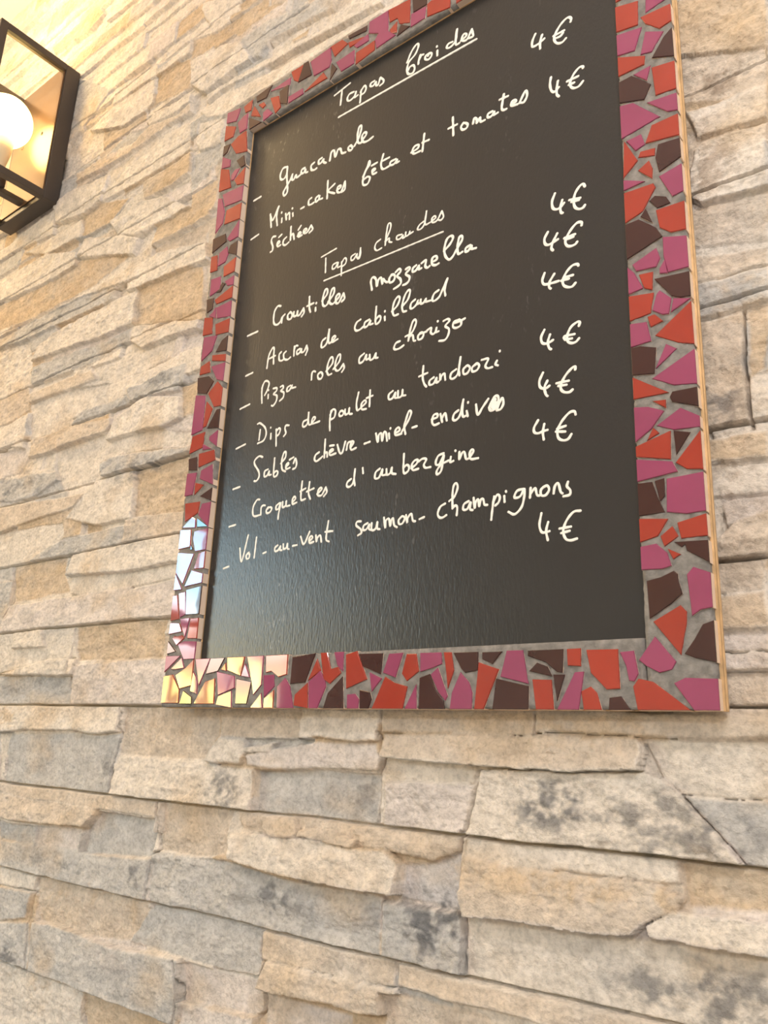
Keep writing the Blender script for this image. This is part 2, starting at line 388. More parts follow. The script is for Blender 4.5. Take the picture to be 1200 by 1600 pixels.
TILES = {
'right': 'o 6425 7308 6673 7242 6659 6935 6425 6974;m 6752 7211 6960 7075 6740 7034;o 6688 7011 7000 6991 7000 6771 6876 6748 6734 6898;m 6425 6935 6699 6879 6611 6623 6425 6662;m 6729 6798 6914 6694 6782 6511 6666 6539;b 7000 6690 6910 6616 6781 6428 7000 6331;o 6425 6649 6715 6501 6701 6397 6425 6397;m 6581 6335 6765 6350 6716 6189;o 6772 6317 7000 6277 7000 5938 6794 5960;b 6425 6324 6564 6335 6757 6123 6681 5973 6425 6061;m 6425 6028 6566 5995 6829 5692 6425 5625;m 6703 5922 7000 5888 7000 5683 6901 5711;o 6664 5452 6738 5634 7000 5637 7000 5386;m 6473 5575 6630 5583 6664 5443 6565 5416;b 6789 5382 7000 5359 7000 5138 6787 5059 6757 5239;o 6456 5583 6584 5293 6425 5150;o 6585 5321 6612 5383 6759 5359 6751 5270;o 6578 5174 6694 5241 6725 5134 6715 5020;m 6425 5138 6644 5024 6425 5009;m 6777 5018 7000 5068 7000 4759 6893 4742;o 6425 4982 6720 4971 6741 4917 6604 4696 6425 4635;b 6671 4784 6728 4823 6834 4768 6874 4679 6744 4673;o 6728 4662 7000 4653 7000 4339 6857 4363 6756 4456;b 6637 4718 6695 4533 6578 4644;b 6425 4617 6561 4624 6725 4468 6780 4350 6425 4230;m 6476 4152 6714 4254 6746 4130 6704 4051 6512 4069;m 6780 4341 7000 4272 7000 3942 6811 3953 6776 4136;m 6733 4024 6790 4105 6807 3946 6730 3969;m 6425 4149 6488 4069 6572 3868 6425 3851;o 6533 4027 6671 4012 6654 3823 6580 3865;b 6675 3934 7000 3902 7000 3646 6905 3658 6827 3701;o 6425 3831 6668 3793 6627 3589 6425 3566;m 6689 3769 6721 3800 6826 3681 6795 3527 6737 3537 6643 3609;m 6840 3677 7000 3623 6811 3539;o 7000 3596 7000 3167 6864 3216 6653 3351;o 6596 3558 6664 3566 6741 3471 6620 3443;m 6425 3536 6586 3511 6621 3303 6425 3290;b 6425 3285 6514 3282 6661 3227 6633 2970 6425 3009;m 6750 3241 6847 3165 6643 3015;m 7000 3119 7000 2782 6799 2818 6602 2931;o 6425 2992 6753 2759 6425 2768;b 6781 2760 7000 2752 7000 2565 6776 2661 6754 2713;o 6598 2712 6721 2698 6716 2617;m 6425 2690 6559 2666 6701 2595 6577 2446 6425 2347;m 6622 2467 6842 2592 7000 2482 7000 2377 6775 2396;o 6529 2341 6593 2458 6647 2393;o 6425 2308 6747 2397 6734 2128 6425 2209;b 6771 2389 6917 2346 6782 2156;o 7000 2349 7000 1993 6863 2017 6771 2092;m 6425 2186 6744 2109 6787 2008 6425 1974;b 6581 1956 6667 1971 6665 1804 6621 1760;b 6425 1959 6560 1953 6602 1799 6657 1661 6425 1657;m 6687 1960 7000 1969 7000 1625 6839 1620 6671 1659;o 6425 1635 6681 1600 6584 1457 6425 1419;o 6754 1555 7000 1603 7000 1411 6779 1411;o 6604 1454 6712 1532 6761 1435 6634 1359;b 6717 1391 7000 1374 7000 1182 6820 1303 6809 1352 6781 1335;m 6425 1382 6567 1395 6658 1301 6686 1187 6610 1167 6425 1175;o 6658 1342 6771 1278 6702 1240;b 6467 1077 6592 1100 6703 1144 6735 1113 6738 1052 6765 942 6674 868 6478 747;m 6807 1100 6864 1162 7000 1101 7000 812 6905 799 6831 751 6818 951;o 6505 725 6740 850 6789 793 6783 702 6722 437;b 7000 709 7000 372 6842 408 6748 449 6839 568 6910 681',
'bottom': 'm 6366 410 6512 603 6680 387 6644 324 6537 300 6432 355;m 6650 215 6743 258 7000 246 7000 0 6801 0;o 6308 193 6359 258 6480 230 6776 0 6338 0;m 6201 483 6328 491 6361 297 6323 232 6275 240 6253 366;o 5895 515 6188 510 6196 175 6075 169 5934 313;b 6094 102 6200 115 6279 0 6082 0;o 5843 158 5930 198 5987 143 6025 0 5861 0;o 5712 529 5847 531 5843 371 5717 381;b 5321 530 5681 530 5669 319 5615 327 5506 415 5320 479;b 5335 341 5418 418 5521 379 5567 289;b 5575 307 5692 305 5610 70;m 5784 323 5872 328 5813 0 5608 0;o 5367 268 5559 261 5577 0 5401 0;m 5102 538 5271 536 5326 226 5034 296;b 4988 282 5329 209 5324 0 4950 0;b 4832 533 5056 532 4947 416 4833 465;b 4503 541 4787 539 4789 361 4645 341 4599 380;o 4797 439 5022 367 4854 0 4749 0;m 4590 350 4692 250 4729 152 4722 0 4474 0 4493 154;o 4390 549 4484 546 4516 367 4446 192 4423 354;m 4108 552 4361 550 4374 433 4260 397 4114 361;m 4242 334 4327 400 4447 124 4420 78 4343 155;b 4106 305 4232 342 4304 186 4402 78 4413 0 4098 0;o 3937 550 4058 546 4094 369 3948 272 3880 350;m 3709 558 3895 563 3804 311 3635 363;b 3297 573 3628 566 3610 347 3361 436;o 3117 571 3275 603 3428 301 3143 205;o 3668 325 3786 263 3960 221 3903 0 3502 0;m 3452 375 3627 306 3496 169;m 4069 243 4078 0 3929 0;b 3332 195 3475 169 3501 96 3462 0 3343 0;m 3158 147 3269 154 3328 96 3322 0 3167 0;m 2942 603 3082 603 3084 387 2999 454;o 2740 603 2847 603 2908 422 3023 445 3062 375 2909 259 2811 312;b 3088 341 3122 0 2824 0 2882 165;m 2756 408 2836 303 2853 234 2741 0 2610 0 2586 289;o 2697 541 2768 408 2573 298;o 2574 281 2597 0 2382 29 2389 151;b 2310 572 2669 603 2537 281 2303 267;m 2219 340 2305 240 2377 0 2112 0 2096 243;o 1877 603 2244 603 2246 375 2115 347 1990 417 1899 401;m 1562 603 1845 603 1841 264 1715 146 1668 303;m 1846 173 1890 0 1675 0;m 1862 374 2034 379 2049 243 1892 118;o 2053 207 2060 0 1903 0 1901 109;b 1398 345 1668 303 1618 45 1419 45;m 1530 522 1635 350 1479 372;o 1207 603 1516 603 1465 372 1227 444;m 1023 439 1366 374 1385 232 1094 149;m 1096 140 1332 205 1356 0 1067 35;o 1184 541 1205 435 1094 457;b 895 603 1155 603 1052 438 833 404;m 602 603 886 603 717 269;o 831 316 1011 356 1036 45 645 45;o 0 400 177 418 340 223 346 54 0 54;b 430 213 600 132 614 44 371 44;m 587 449 662 368 690 289 695 161 557 202',
'left': 'o 236 406 429 498 578 603 578 271 347 233;m 0 659 298 654 0 447;m 326 633 390 494 223 478 124 485;b 0 857 191 710 0 680;o 77 886 121 921 164 908 277 921 333 879 185 788;m 208 802 324 839 578 827 578 603 364 603;o 0 1101 201 1080 278 965 0 941;m 207 1137 402 1141 340 884 239 1046;o 417 1129 578 1131 578 863 383 872;o 30 2751 350 2731 333 2570 75 2481;m 398 2695 578 2694 578 2341 338 2541;m 226 2528 304 2488 315 2363 31 2397;b 330 2504 578 2349 351 2367;o 0 2375 241 2350 252 2106 0 2096;m 303 2317 578 2329 578 2032 364 2028 291 2214;b 261 2143 316 2061 260 2058;m 0 2057 354 2001 181 1602 0 1775;o 438 2001 578 2017 578 1783 375 1786;m 334 1781 578 1712 578 1586 216 1562;m 0 1766 179 1528 0 1531;b 265 1521 578 1551 578 1176 308 1184;m 115 1488 255 1495 306 1193 187 1155;o 0 1460 97 1462 181 1138 0 1121;m 0 9300 318 9240 300 9151 243 9022 0 9099;m 280 8966 405 9023 520 9036 522 8735 355 8735;o 0 9053 241 8926 205 8750 0 8754;o 172 8610 332 8687 519 8700 578 8299 315 8374;b 0 8666 160 8639 105 8498 0 8471;m 0 8467 204 8320 208 8188 0 8243;b 349 8228 519 8253 578 8046 475 8041;o 0 8236 187 8146 279 7777 0 7813;o 347 7876 578 8013 578 7712 417 7759;m 262 8002 348 8072 460 8042 332 7883 276 7898;m 93 7729 578 7690 578 7421 184 7473;o 237 7387 578 7383 578 7096 218 7141;m 0 7698 88 7666 197 7383 186 7175 40 7043;m 326 6847 578 7080 578 6791 389 6781;b 0 6971 284 6957 318 6808 0 6721;b 426 6705 578 6729 578 6481 375 6591;m 179 6655 345 6716 391 6575 342 6451 171 6432;o 312 6380 578 6449 578 6206 338 6199;o 0 6660 140 6639 166 6372 0 6388;m 377 6105 578 6145 578 5986 443 6013;m 62 6246 280 6230 286 6007 65 5962;b 323 6114 396 6069 306 5960 197 5977;o 187 5861 578 5975 578 5778 240 5774;b 0 5934 168 5910 165 5720 40 5688;m 261 5712 578 5733 578 5476 289 5527;m 174 5658 243 5730 265 5534 99 5622;o 0 5629 185 5583 211 5305 0 5329;o 270 5439 578 5445 578 5222 297 5256;m 35 5299 330 5247 254 5015 33 4905;b 455 5129 578 5174 578 4931 339 4968;o 281 4939 578 4877 578 4765 279 4849;o 46 4821 230 4862 275 4669 35 4687;m 277 4759 578 4750 578 4459 437 4514;b 0 4655 251 4619 376 4508 247 4340 32 4404;o 279 4332 456 4487 578 4360 578 4086 437 4096;m 0 4381 218 4325 238 3794 0 3763;o 264 4225 409 4081 309 3833 249 3824;b 505 4048 578 4041 578 3755 330 3796;o 28 3740 289 3761 280 3527 0 3481;m 412 3660 578 3726 578 3482 404 3609;m 287 3579 486 3465 287 3483;o 216 3444 534 3445 578 3287 233 3239;b 0 3408 185 3407 218 3200 33 3233;m 303 3184 535 3236 578 2934 292 3061;m 0 3192 214 3169 173 2852 0 2856;o 207 3023 398 2960 220 2844;b 578 2895 578 2710 332 2806',
'top': 'o 388 9215 587 9255 576 9055 442 9077;o 650 9094 729 8974 819 8808 590 8939;b 539 8941 859 8690 579 8690;b 665 9261 1017 9300 909 9117 695 9136;m 862 8856 964 8886 1090 8737 885 8690;o 1000 9056 1184 9004 1258 8754 1147 8690;o 739 9065 860 9060 912 8973 845 8949;b 1193 9075 1393 9098 1397 8732 1236 8832;m 1401 8860 1696 8858 1722 8743 1413 8738;m 992 9186 1432 9208 1413 9072 1205 9128;o 1423 9300 1687 9300 1581 9037 1491 9116;b 1688 9300 1779 9300 1858 9011 1583 9021;o 1737 8764 2102 8916 2191 8766;m 1819 9265 2212 9300 2246 9031 2208 8940 1911 8953;o 2212 9300 2438 9300 2554 9160 2305 9068;b 2249 9001 2368 8834 2240 8690;m 2344 8946 2684 8969 2686 8734 2450 8731;o 2719 8894 3046 8918 3055 8749 2719 8690;b 2538 9300 2896 9270 2890 9177 2570 9227;o 2547 9180 2844 9109 2835 9054 2580 9074;m 2659 9052 2918 9111 2939 8979 2727 8975;m 2933 9300 3263 9300 3280 8936 3417 8782 3086 8749 3053 8910 3109 8994 2931 9103;o 3263 9300 3640 9249 3644 8849 3468 8937 3427 9056 3297 9067;o 3304 8933 3430 9007 3426 8823 3331 8858;b 3492 8910 3658 8783 3430 8751;b 3675 9226 3925 9177 3920 8973 3696 8979;m 3662 8977 3910 8945 3894 8761 3659 8760;o 3920 8973 3986 8999 4292 8866 4284 8690 3927 8763'
}
WRITING = [
('heading_word', 'white chalk writing from the line Tapas froides', 33, '2256 8504 2541 8559;2395 8525 2383 8274'),
('heading_word', 'white chalk writing from the line Tapas froides', 33, '2620 8367 2546 8373 2508 8326 2522 8269 2579 8254 2649 8295 2662 8356 2644 8264 2699 8268;2760 8324 2749 8118;2747 8298 2812 8363 2846 8311 2819 8247 2748 8241;2990 8347 2932 8342 2923 8298 2971 8275 3020 8315 3023 8258 3060 8248 3094 8344;3094 8344 3151 8275 3147 8227 3094 8213;4263 8243 4202 8248 4177 8206 4214 8178 4274 8194 4317 8252 4330 8409 4313 8276 4319 8167 4371 8161;4394 8185 4463 8205 4473 8237 4433 8262 4404 8210 4415 8168 4484 8151 4551 8266;4551 8266 4567 8194 4572 8143 4513 8150;2363 8074 4621 8068'),
('heading_word', 'white chalk writing from the line Tapas froides', 33, '3545 8336 3616 8480 3700 8550 3724 8492 3673 8391 3578 8327 3549 8236 3551 8180 3586 8123 3651 8112 3675 8174 3647 8233 3593 8232 3566 8193;3762 8333 3736 8257 3734 8204;3741 8254 3777 8315 3812 8310;3901 8278 3849 8266 3844 8215 3894 8182 3935 8205 3944 8247 3912 8272 3886 8245;4032 8244 4034 8164;4022 8318 4024 8308'),
('bullet_dash', 'white chalk dash before the line Guacamole', 36, '730 7407 876 7416'),
('menu_word', 'white chalk writing from the line Guacamole', 36, '1395 7702 1310 7711 1265 7629 1279 7542 1342 7513 1396 7569 1402 7698 1406 7525 1433 7372 1441 7249 1386 7210 1360 7275 1408 7344 1482 7430 1521 7513;1521 7513 1517 7434 1554 7407 1595 7468 1612 7417 1669 7425 1713 7444;1765 7510 1708 7506 1701 7450 1749 7432 1779 7477 1789 7421 1826 7412;1946 7514 1892 7490 1903 7416 1957 7387 2002 7394;2091 7524 2036 7511 2041 7449 2086 7448 2127 7487 2131 7437 2178 7401;2250 7406 2270 7532 2320 7535 2351 7420 2393 7515 2441 7502 2472 7423 2537 7403;2623 7475 2584 7457 2596 7410 2639 7391 2662 7419 2629 7472;2695 7430 2770 7541 2804 7668 2790 7713 2760 7699 2740 7595 2755 7463 2802 7427 2842 7439;2825 7457 2889 7505 2897 7544 2855 7565 2821 7516 2848 7423 2926 7398 3016 7419'),
('bullet_dash', 'white chalk dash before the line Mini-cakes feta et tomates sechees', 33, '753 6730 904 6756'),
('menu_word', 'white chalk writing from the line Mini-cakes feta et tomates sechees', 33, '1125 7007 1166 6774;1127 6987 1187 6883 1289 7073 1261 6931 1292 6752;1378 6834 1380 6768;1362 6942 1363 6932;1448 6883 1473 6775;1467 6836 1520 6866 1538 6754;1593 6832 1603 6780;1577 6920 1580 6911'),
('menu_word', 'white chalk writing from the line Mini-cakes feta et tomates sechees', 33, '1278 6577 1220 6586 1198 6527 1238 6425 1236 6358 1199 6349;1323 6420 1373 6440 1351 6471 1326 6439 1346 6383 1397 6388;1351 6534 1403 6558;1504 6474 1454 6446 1449 6381 1499 6349 1561 6370;1582 6615 1591 6393;1587 6451 1635 6480 1665 6379;1728 6405 1792 6423 1762 6452 1737 6426 1751 6383 1813 6385;1735 6502 1780 6549;1839 6417 1897 6437 1873 6466 1841 6445 1861 6396 1919 6395 1978 6474;1978 6474 2015 6403 1959 6366'),
('menu_word', 'white chalk writing from the line Mini-cakes feta et tomates sechees', 33, '1752 6838 1811 6840;1946 6932 1899 6914 1901 6840 1951 6825 1999 6833;2081 6911 2030 6886 2040 6825 2092 6849 2103 6902 2100 6843 2157 6831;2241 7078 2249 6791;2374 6971 2262 6904 2382 6814;2422 6847 2488 6860 2486 6893 2433 6888 2435 6813 2504 6792 2563 6924;2563 6924 2568 6801 2515 6778'),
('menu_word', 'white chalk writing from the line Mini-cakes feta et tomates sechees', 33, '2879 6855 2951 6987 2977 7057 2986 6998 2915 6911 2882 6798 2897 6719 2968 6705 3003 6780 2961 6817 2902 6804;3024 6962 3111 6967;3038 6855 3087 6869 3075 6892 3037 6883 3050 6818 3109 6813;3213 7051 3182 6910 3218 6817 3319 6815;3185 6949 3313 6951;3422 6875 3342 6870 3339 6824 3395 6810 3448 6856 3435 6810 3477 6812'),
('menu_word', 'white chalk writing from the line Mini-cakes feta et tomates sechees', 33, '3671 6855 3772 6871 3782 6918 3722 6924 3687 6870 3718 6816 3809 6811;3868 7043 3846 6789;3841 6923 3941 6914'),
('menu_word', 'white chalk writing from the line Mini-cakes feta et tomates sechees', 33, '4294 7070 4307 6800;4234 6935 4356 6934;4450 6909 4417 6864 4440 6814 4495 6809 4512 6854 4472 6897 4439 6898;4587 6827 4603 6897 4638 6863 4639 6807 4686 6865 4695 6801 4750 6794;4855 6865 4796 6859 4793 6812 4839 6803 4881 6848 4873 6804 4927 6808;5009 7028 4981 6850 5005 6804 5042 6800;4953 6979 5063 6971;5104 6833 5169 6833 5159 6864 5118 6864 5108 6811 5189 6788;5213 6792 5290 6919 5313 6846 5272 6775 5229 6788'),
('price', 'white chalk handwritten price of four euros beside the first heading', 32, '5427 7655 5389 7576 5384 7503 5410 7485 5463 7489 5539 7519;5513 7590 5486 7501 5486 7408;5868 7558 5876 7595 5848 7633 5798 7628 5731 7577 5682 7507 5663 7452 5677 7386 5716 7344 5763 7334 5806 7361;5656 7485 5787 7484;5670 7439 5736 7431 5772 7456'),
('price', 'white chalk handwritten price of four euros above the tomatoes', 31, '5614 6930 5601 6840 5614 6752 5642 6713 5671 6713 5707 6741;5698 6834 5683 6747 5681 6660 5705 6619;5997 6840 5997 6860 5956 6871 5900 6832 5856 6769 5841 6715 5854 6664 5888 6630 5936 6623 5964 6639 5992 6666;5807 6765 5939 6762;5827 6707 5889 6703'),
('heading_word', 'white chalk writing from the line Tapas chaudes', 25, '2222 5884 2483 5917;2303 5838 2314 5617'),
('heading_word', 'white chalk writing from the line Tapas chaudes', 25, '2510 5697 2443 5685 2435 5627 2485 5626 2531 5689 2526 5616 2578 5618;2594 5676 2601 5471;2595 5659 2641 5713 2675 5678 2660 5620 2599 5600;2820 5710 2758 5690 2761 5636 2805 5637 2854 5697 2853 5640 2896 5649 2908 5761;2908 5761 2913 5674 2898 5617 2869 5621;2298 5499 4188 5492'),
('heading_word', 'white chalk writing from the line Tapas chaudes', 25, '3233 5762 3167 5735 3147 5669 3185 5620 3258 5627;3312 5700 3384 5848 3387 5930 3348 5935 3325 5798 3315 5647;3319 5697 3374 5727 3377 5674 3417 5649;3571 5701 3500 5705 3497 5658 3547 5649 3594 5682 3587 5640 3622 5644;3633 5707 3635 5651 3683 5657 3695 5697 3689 5660 3744 5669;3902 5751 3839 5726 3812 5676 3862 5662 3914 5716 3940 5887 3923 5762 3932 5694 3995 5697;4016 5704 4078 5729 4060 5762 4023 5741 4031 5684 4100 5686 4164 5787;4164 5787 4191 5702 4157 5667 4121 5681'),
('bullet_dash', 'white chalk dash before the line Croustilles mozzarella', 33, '882 5113 1082 5123'),
('menu_word', 'white chalk writing from the line Croustilles mozzarella', 33, '1509 5381 1451 5400 1396 5336 1387 5223 1407 5144 1462 5110 1521 5132 1555 5195;1554 5114 1562 5193 1603 5223;1708 5227 1663 5193 1673 5133 1725 5117 1750 5165 1725 5214 1694 5220;1776 5205 1783 5139 1832 5139 1846 5199 1849 5131 1892 5128 1954 5204;1954 5204 1970 5135 1931 5089;2052 5344 2062 5185 2089 5105;2021 5214 2136 5221;2178 5139 2182 5091;2185 5208 2186 5200'),
('menu_word', 'white chalk writing from the line Croustilles mozzarella', 33, '2289 5205 2368 5273 2372 5342 2337 5354 2303 5263 2303 5153 2345 5106 2398 5130;2397 5154 2483 5234 2495 5316 2458 5321 2427 5237 2426 5137 2475 5094 2520 5113;2523 5115 2597 5172 2576 5211 2533 5179 2535 5100 2586 5079 2659 5190;2659 5190 2683 5113 2640 5078'),
('menu_word', 'white chalk writing from the line Croustilles mozzarella', 33, '3135 5078 3111 5208 3141 5253 3189 5211 3214 5102 3228 5178 3272 5202 3300 5102 3305 5170 3344 5121 3376 5101;3435 5185 3404 5136 3417 5081 3473 5088 3492 5145 3457 5181 3431 5170;3501 5197 3555 5222 3578 5183 3526 5133 3576 5075 3586 5013 3533 4982 3485 4972;3655 5182 3702 5192 3716 5164 3657 5116 3714 5056 3705 5000 3663 4976 3624 4976;3809 5179 3763 5156 3761 5108 3808 5111 3852 5163 3850 5111 3888 5111;3890 5179 3952 5195 3944 5120 3977 5085 4007 5097;4037 5134 4109 5152 4097 5199 4046 5189 4042 5113 4090 5078 4137 5084'),
('menu_word', 'white chalk writing from the line Croustilles mozzarella', 33, '4209 5225 4288 5281 4333 5351 4306 5391 4246 5366 4214 5252 4231 5149 4283 5082 4332 5102 4371 5154;4371 5154 4457 5273 4456 5327 4421 5326 4399 5219 4411 5110 4464 5115;4570 5163 4514 5147 4509 5102 4548 5102 4590 5150 4590 5108 4648 5096'),
('bullet_dash', 'white chalk dash before the line Accras de cabillaud', 30, '925 4485 1058 4499'),
('menu_word', 'white chalk writing from the line Accras de cabillaud', 30, '1339 4492 1356 4666 1417 4769 1450 4751 1452 4639 1464 4525;1361 4624 1483 4638;1595 4662 1560 4632 1569 4551 1616 4527 1658 4542;1687 4644 1646 4616 1664 4540 1727 4512 1778 4532;1838 4674 1842 4538;1837 4625 1867 4675 1898 4666;1946 4609 1895 4593 1900 4542 1947 4555 1975 4601 1976 4551 2025 4548 2066 4621;2066 4621 2085 4554 2059 4489'),
('menu_word', 'white chalk writing from the line Accras de cabillaud', 30, '2396 4631 2340 4602 2331 4529 2365 4511 2426 4562 2453 4743 2450 4600 2464 4540 2509 4545;2508 4550 2568 4592 2549 4616 2514 4596 2518 4539 2607 4554'),
('menu_word', 'white chalk writing from the line Accras de cabillaud', 30, '2973 4716 2914 4694 2886 4629 2912 4581 2969 4576 3027 4602;3117 4671 3049 4652 3043 4589 3090 4591 3137 4649 3126 4599 3177 4596;3220 4816 3219 4591 3274 4587 3299 4638 3270 4671 3226 4642;3359 4635 3365 4585;3358 4711 3359 4703'),
('menu_word', 'white chalk writing from the line Accras de cabillaud', 30, '3468 4671 3546 4725 3581 4809 3549 4843 3498 4789 3477 4685 3502 4605 3564 4601;3618 4686 3702 4753 3733 4853 3706 4878 3656 4823 3621 4701 3638 4617 3686 4605;3811 4717 3757 4688 3745 4629 3777 4611 3835 4646 3854 4694 3847 4647 3895 4655;3893 4689 3895 4634 3937 4636 3970 4679 3966 4639 4030 4629;4146 4728 4085 4702 4059 4634 4088 4606 4153 4633 4192 4696 4267 4839;4267 4839 4233 4713 4243 4626'),
('bullet_dash', 'white chalk dash before the line Pizza rolls au chorizo', 29, '873 4002 1057 4030'),
('menu_word', 'white chalk writing from the line Pizza rolls au chorizo', 29, '1301 3991 1280 4164 1290 4256;1275 4212 1320 4298 1383 4287 1411 4241 1384 4154 1344 4094;1412 4085 1414 4030;1410 4154 1411 4147;1502 4152 1567 4142 1565 4101 1515 4067 1579 4029 1577 3953 1524 3897 1495 3908;1637 4142 1679 4149 1689 4108 1647 4081 1706 4043 1703 3975 1644 3940;1820 4114 1769 4096 1765 4044 1813 4052 1855 4112 1849 4073 1917 4066'),
('menu_word', 'white chalk writing from the line Pizza rolls au chorizo', 29, '2197 4100 2199 4189 2225 4212 2257 4196;2343 4166 2305 4139 2319 4083 2365 4071 2389 4117 2358 4162 2327 4155;2446 4153 2542 4231 2545 4311 2508 4321 2469 4251 2459 4150 2491 4090 2539 4092;2566 4150 2658 4228 2673 4312 2642 4324 2603 4258 2593 4158 2632 4108 2680 4120 2729 4177;2729 4177 2747 4117 2714 4072'),
('menu_word', 'white chalk writing from the line Pizza rolls au chorizo', 29, '3060 4225 2993 4188 2994 4117 3053 4125 3099 4198 3099 4132 3144 4139;3151 4184 3164 4110 3218 4123 3248 4180 3246 4118 3280 4109'),
('menu_word', 'white chalk writing from the line Pizza rolls au chorizo', 29, '3606 4231 3551 4224 3522 4171 3546 4141 3607 4139 3665 4161;3688 4269 3781 4294 3836 4399 3821 4450 3787 4430 3754 4333 3733 4202;3740 4242 3791 4258 3810 4179 3834 4172;3929 4250 3876 4228 3878 4174 3928 4174 3951 4220 3925 4254 3892 4242 3992 4242;4000 4255 4057 4271 4051 4213 4084 4180 4124 4203;4131 4248 4124 4195 4160 4195;4145 4329 4147 4323;4226 4305 4282 4313 4307 4283 4252 4233 4301 4181 4295 4110 4249 4058 4173 4069;4437 4257 4371 4248 4356 4194 4396 4164 4458 4177 4465 4226 4433 4255 4379 4235 4442 4231 4514 4247'),
('bullet_dash', 'white chalk dash before the line Dips de poulet au tandoori', 28, '871 3421 1046 3452'),
('menu_word', 'white chalk writing from the line Dips de poulet au tandoori', 28, '1316 3601 1308 3459;1255 3698 1304 3698 1406 3612 1437 3515 1396 3433 1290 3413;1528 3503 1532 3428;1514 3592 1515 3586;1622 3543 1644 3309;1625 3512 1671 3547 1699 3519 1679 3464 1637 3443;1850 3548 1795 3557 1784 3515 1806 3452 1772 3415'),
('menu_word', 'white chalk writing from the line Dips de poulet au tandoori', 28, '2167 3556 2109 3540 2101 3483 2143 3470 2185 3516 2191 3657 2192 3543 2212 3478 2252 3479;2252 3484 2311 3543 2281 3566 2257 3529 2271 3480 2388 3485'),
('menu_word', 'white chalk writing from the line Dips de poulet au tandoori', 28, '2573 3325 2562 3461 2575 3585;2561 3532 2601 3594 2646 3569 2635 3487 2576 3465;2747 3546 2711 3519 2722 3481 2765 3478 2783 3516 2752 3544 2726 3540;2803 3547 2813 3481 2858 3489 2871 3552 2876 3478 2919 3464;3007 3724 2982 3588 2999 3491 3037 3501;3054 3511 3129 3559 3111 3595 3062 3560 3071 3489 3138 3477;3187 3707 3188 3499;3137 3617 3229 3626'),
('menu_word', 'white chalk writing from the line Dips de poulet au tandoori', 28, '3531 3612 3476 3580 3478 3521 3531 3521 3571 3584 3567 3518 3610 3508;3608 3593 3616 3510 3667 3521 3675 3595 3678 3522 3719 3511'),
('menu_word', 'white chalk writing from the line Dips de poulet au tandoori', 28, '3962 3814 3957 3675 3980 3589 4011 3546;3906 3698 4020 3712;4111 3635 4055 3606 4056 3557 4110 3558 4151 3621 4147 3561 4178 3565;4195 3649 4201 3577 4215 3622 4253 3642 4268 3563;4409 3653 4349 3625 4335 3568 4379 3551 4435 3603 4465 3786;4465 3786 4447 3651 4454 3568;4550 3658 4504 3628 4510 3569 4557 3570 4589 3622 4555 3660 4524 3645;4678 3649 4620 3622 4621 3571 4676 3570 4706 3616 4675 3655 4635 3632;4738 3676 4819 3667 4784 3595 4811 3557 4868 3555;4926 3615 4908 3578 4938 3556'),
('menu_word', 'white chalk writing from the line Dips de poulet au tandoori', 28, '4961 3722 4961 3715'),
('bullet_dash', 'white chalk dash before the line Sables chevre-miel-endives', 29, '885 2843 1015 2856'),
('menu_word', 'white chalk writing from the line Sables chevre-miel-endives', 29, '1407 3200 1341 3224 1265 3183 1268 3123 1356 3011 1371 2935 1331 2886 1286 2891;1528 3009 1472 2990 1472 2920 1524 2927 1555 2982 1557 2928 1593 2925;1637 3142 1643 2909 1693 2890 1717 2932 1686 2959 1642 2935;1759 3047 1832 3112 1834 3184 1800 3183 1772 3080 1791 2962 1850 2922;1855 2983 1899 3010 1888 3030 1856 3007 1867 2952 1927 2958;1912 3068 1979 3087;1987 3008 2015 3066 2041 2994 2027 2940 1984 2930'),
('menu_word', 'white chalk writing from the line Sables chevre-miel-endives', 29, '2417 3070 2363 3046 2346 2993 2379 2959 2439 2980 2476 3003;2507 3219 2509 2983;2508 3036 2548 3044 2556 2985;2589 3030 2651 3049 2633 3069 2594 3049 2604 2996 2693 3002;2591 3119 2655 3113;2712 3108 2758 2997 2800 2995 2838 3124;2863 3013 2881 3095 2947 3108;2932 3034 2970 3088 2943 3105 2922 3052 2942 2998 3011 3008'),
('menu_word', 'white chalk writing from the line Sables chevre-miel-endives', 29, '3139 3035 3221 3043'),
('menu_word', 'white chalk writing from the line Sables chevre-miel-endives', 29, '3307 3129 3341 3015 3351 3099 3387 3113 3405 3016 3425 3119 3457 3103 3477 3005;3500 3089 3509 3025;3520 3150 3520 3143;3594 3069 3655 3096 3633 3135 3593 3104 3600 3047 3682 3047;3683 3064 3774 3188 3811 3276 3779 3301 3742 3213 3719 3130 3739 3031'),
('menu_word', 'white chalk writing from the line Sables chevre-miel-endives', 29, '3834 3088 3894 3092'),
('menu_word', 'white chalk writing from the line Sables chevre-miel-endives', 29, '4099 3129 4170 3139 4169 3177 4121 3171 4104 3098 4134 3053 4195 3060;4213 3167 4239 3068;4234 3111 4274 3162 4299 3071;4447 3156 4394 3126 4380 3067 4417 3048 4472 3100 4510 3267;4510 3267 4499 3161 4509 3071 4546 3071;4554 3123 4568 3061;4571 3222 4571 3216'),
('menu_word', 'white chalk writing from the line Sables chevre-miel-endives', 29, '4671 3170 4694 3049 4752 3118 4822 3200;4832 3099 4892 3200 4936 3206 4945 3154 4902 3067 4849 3063 4840 3114 4910 3179 4884 3071 4927 3134;4884 3177 4867 3091 4910 3097;4924 3050 4988 3169 5005 3107 4974 3050 4928 3045'),
('bullet_dash', "white chalk dash before the line Croquettes d'aubergine", 28, '878 2326 999 2337'),
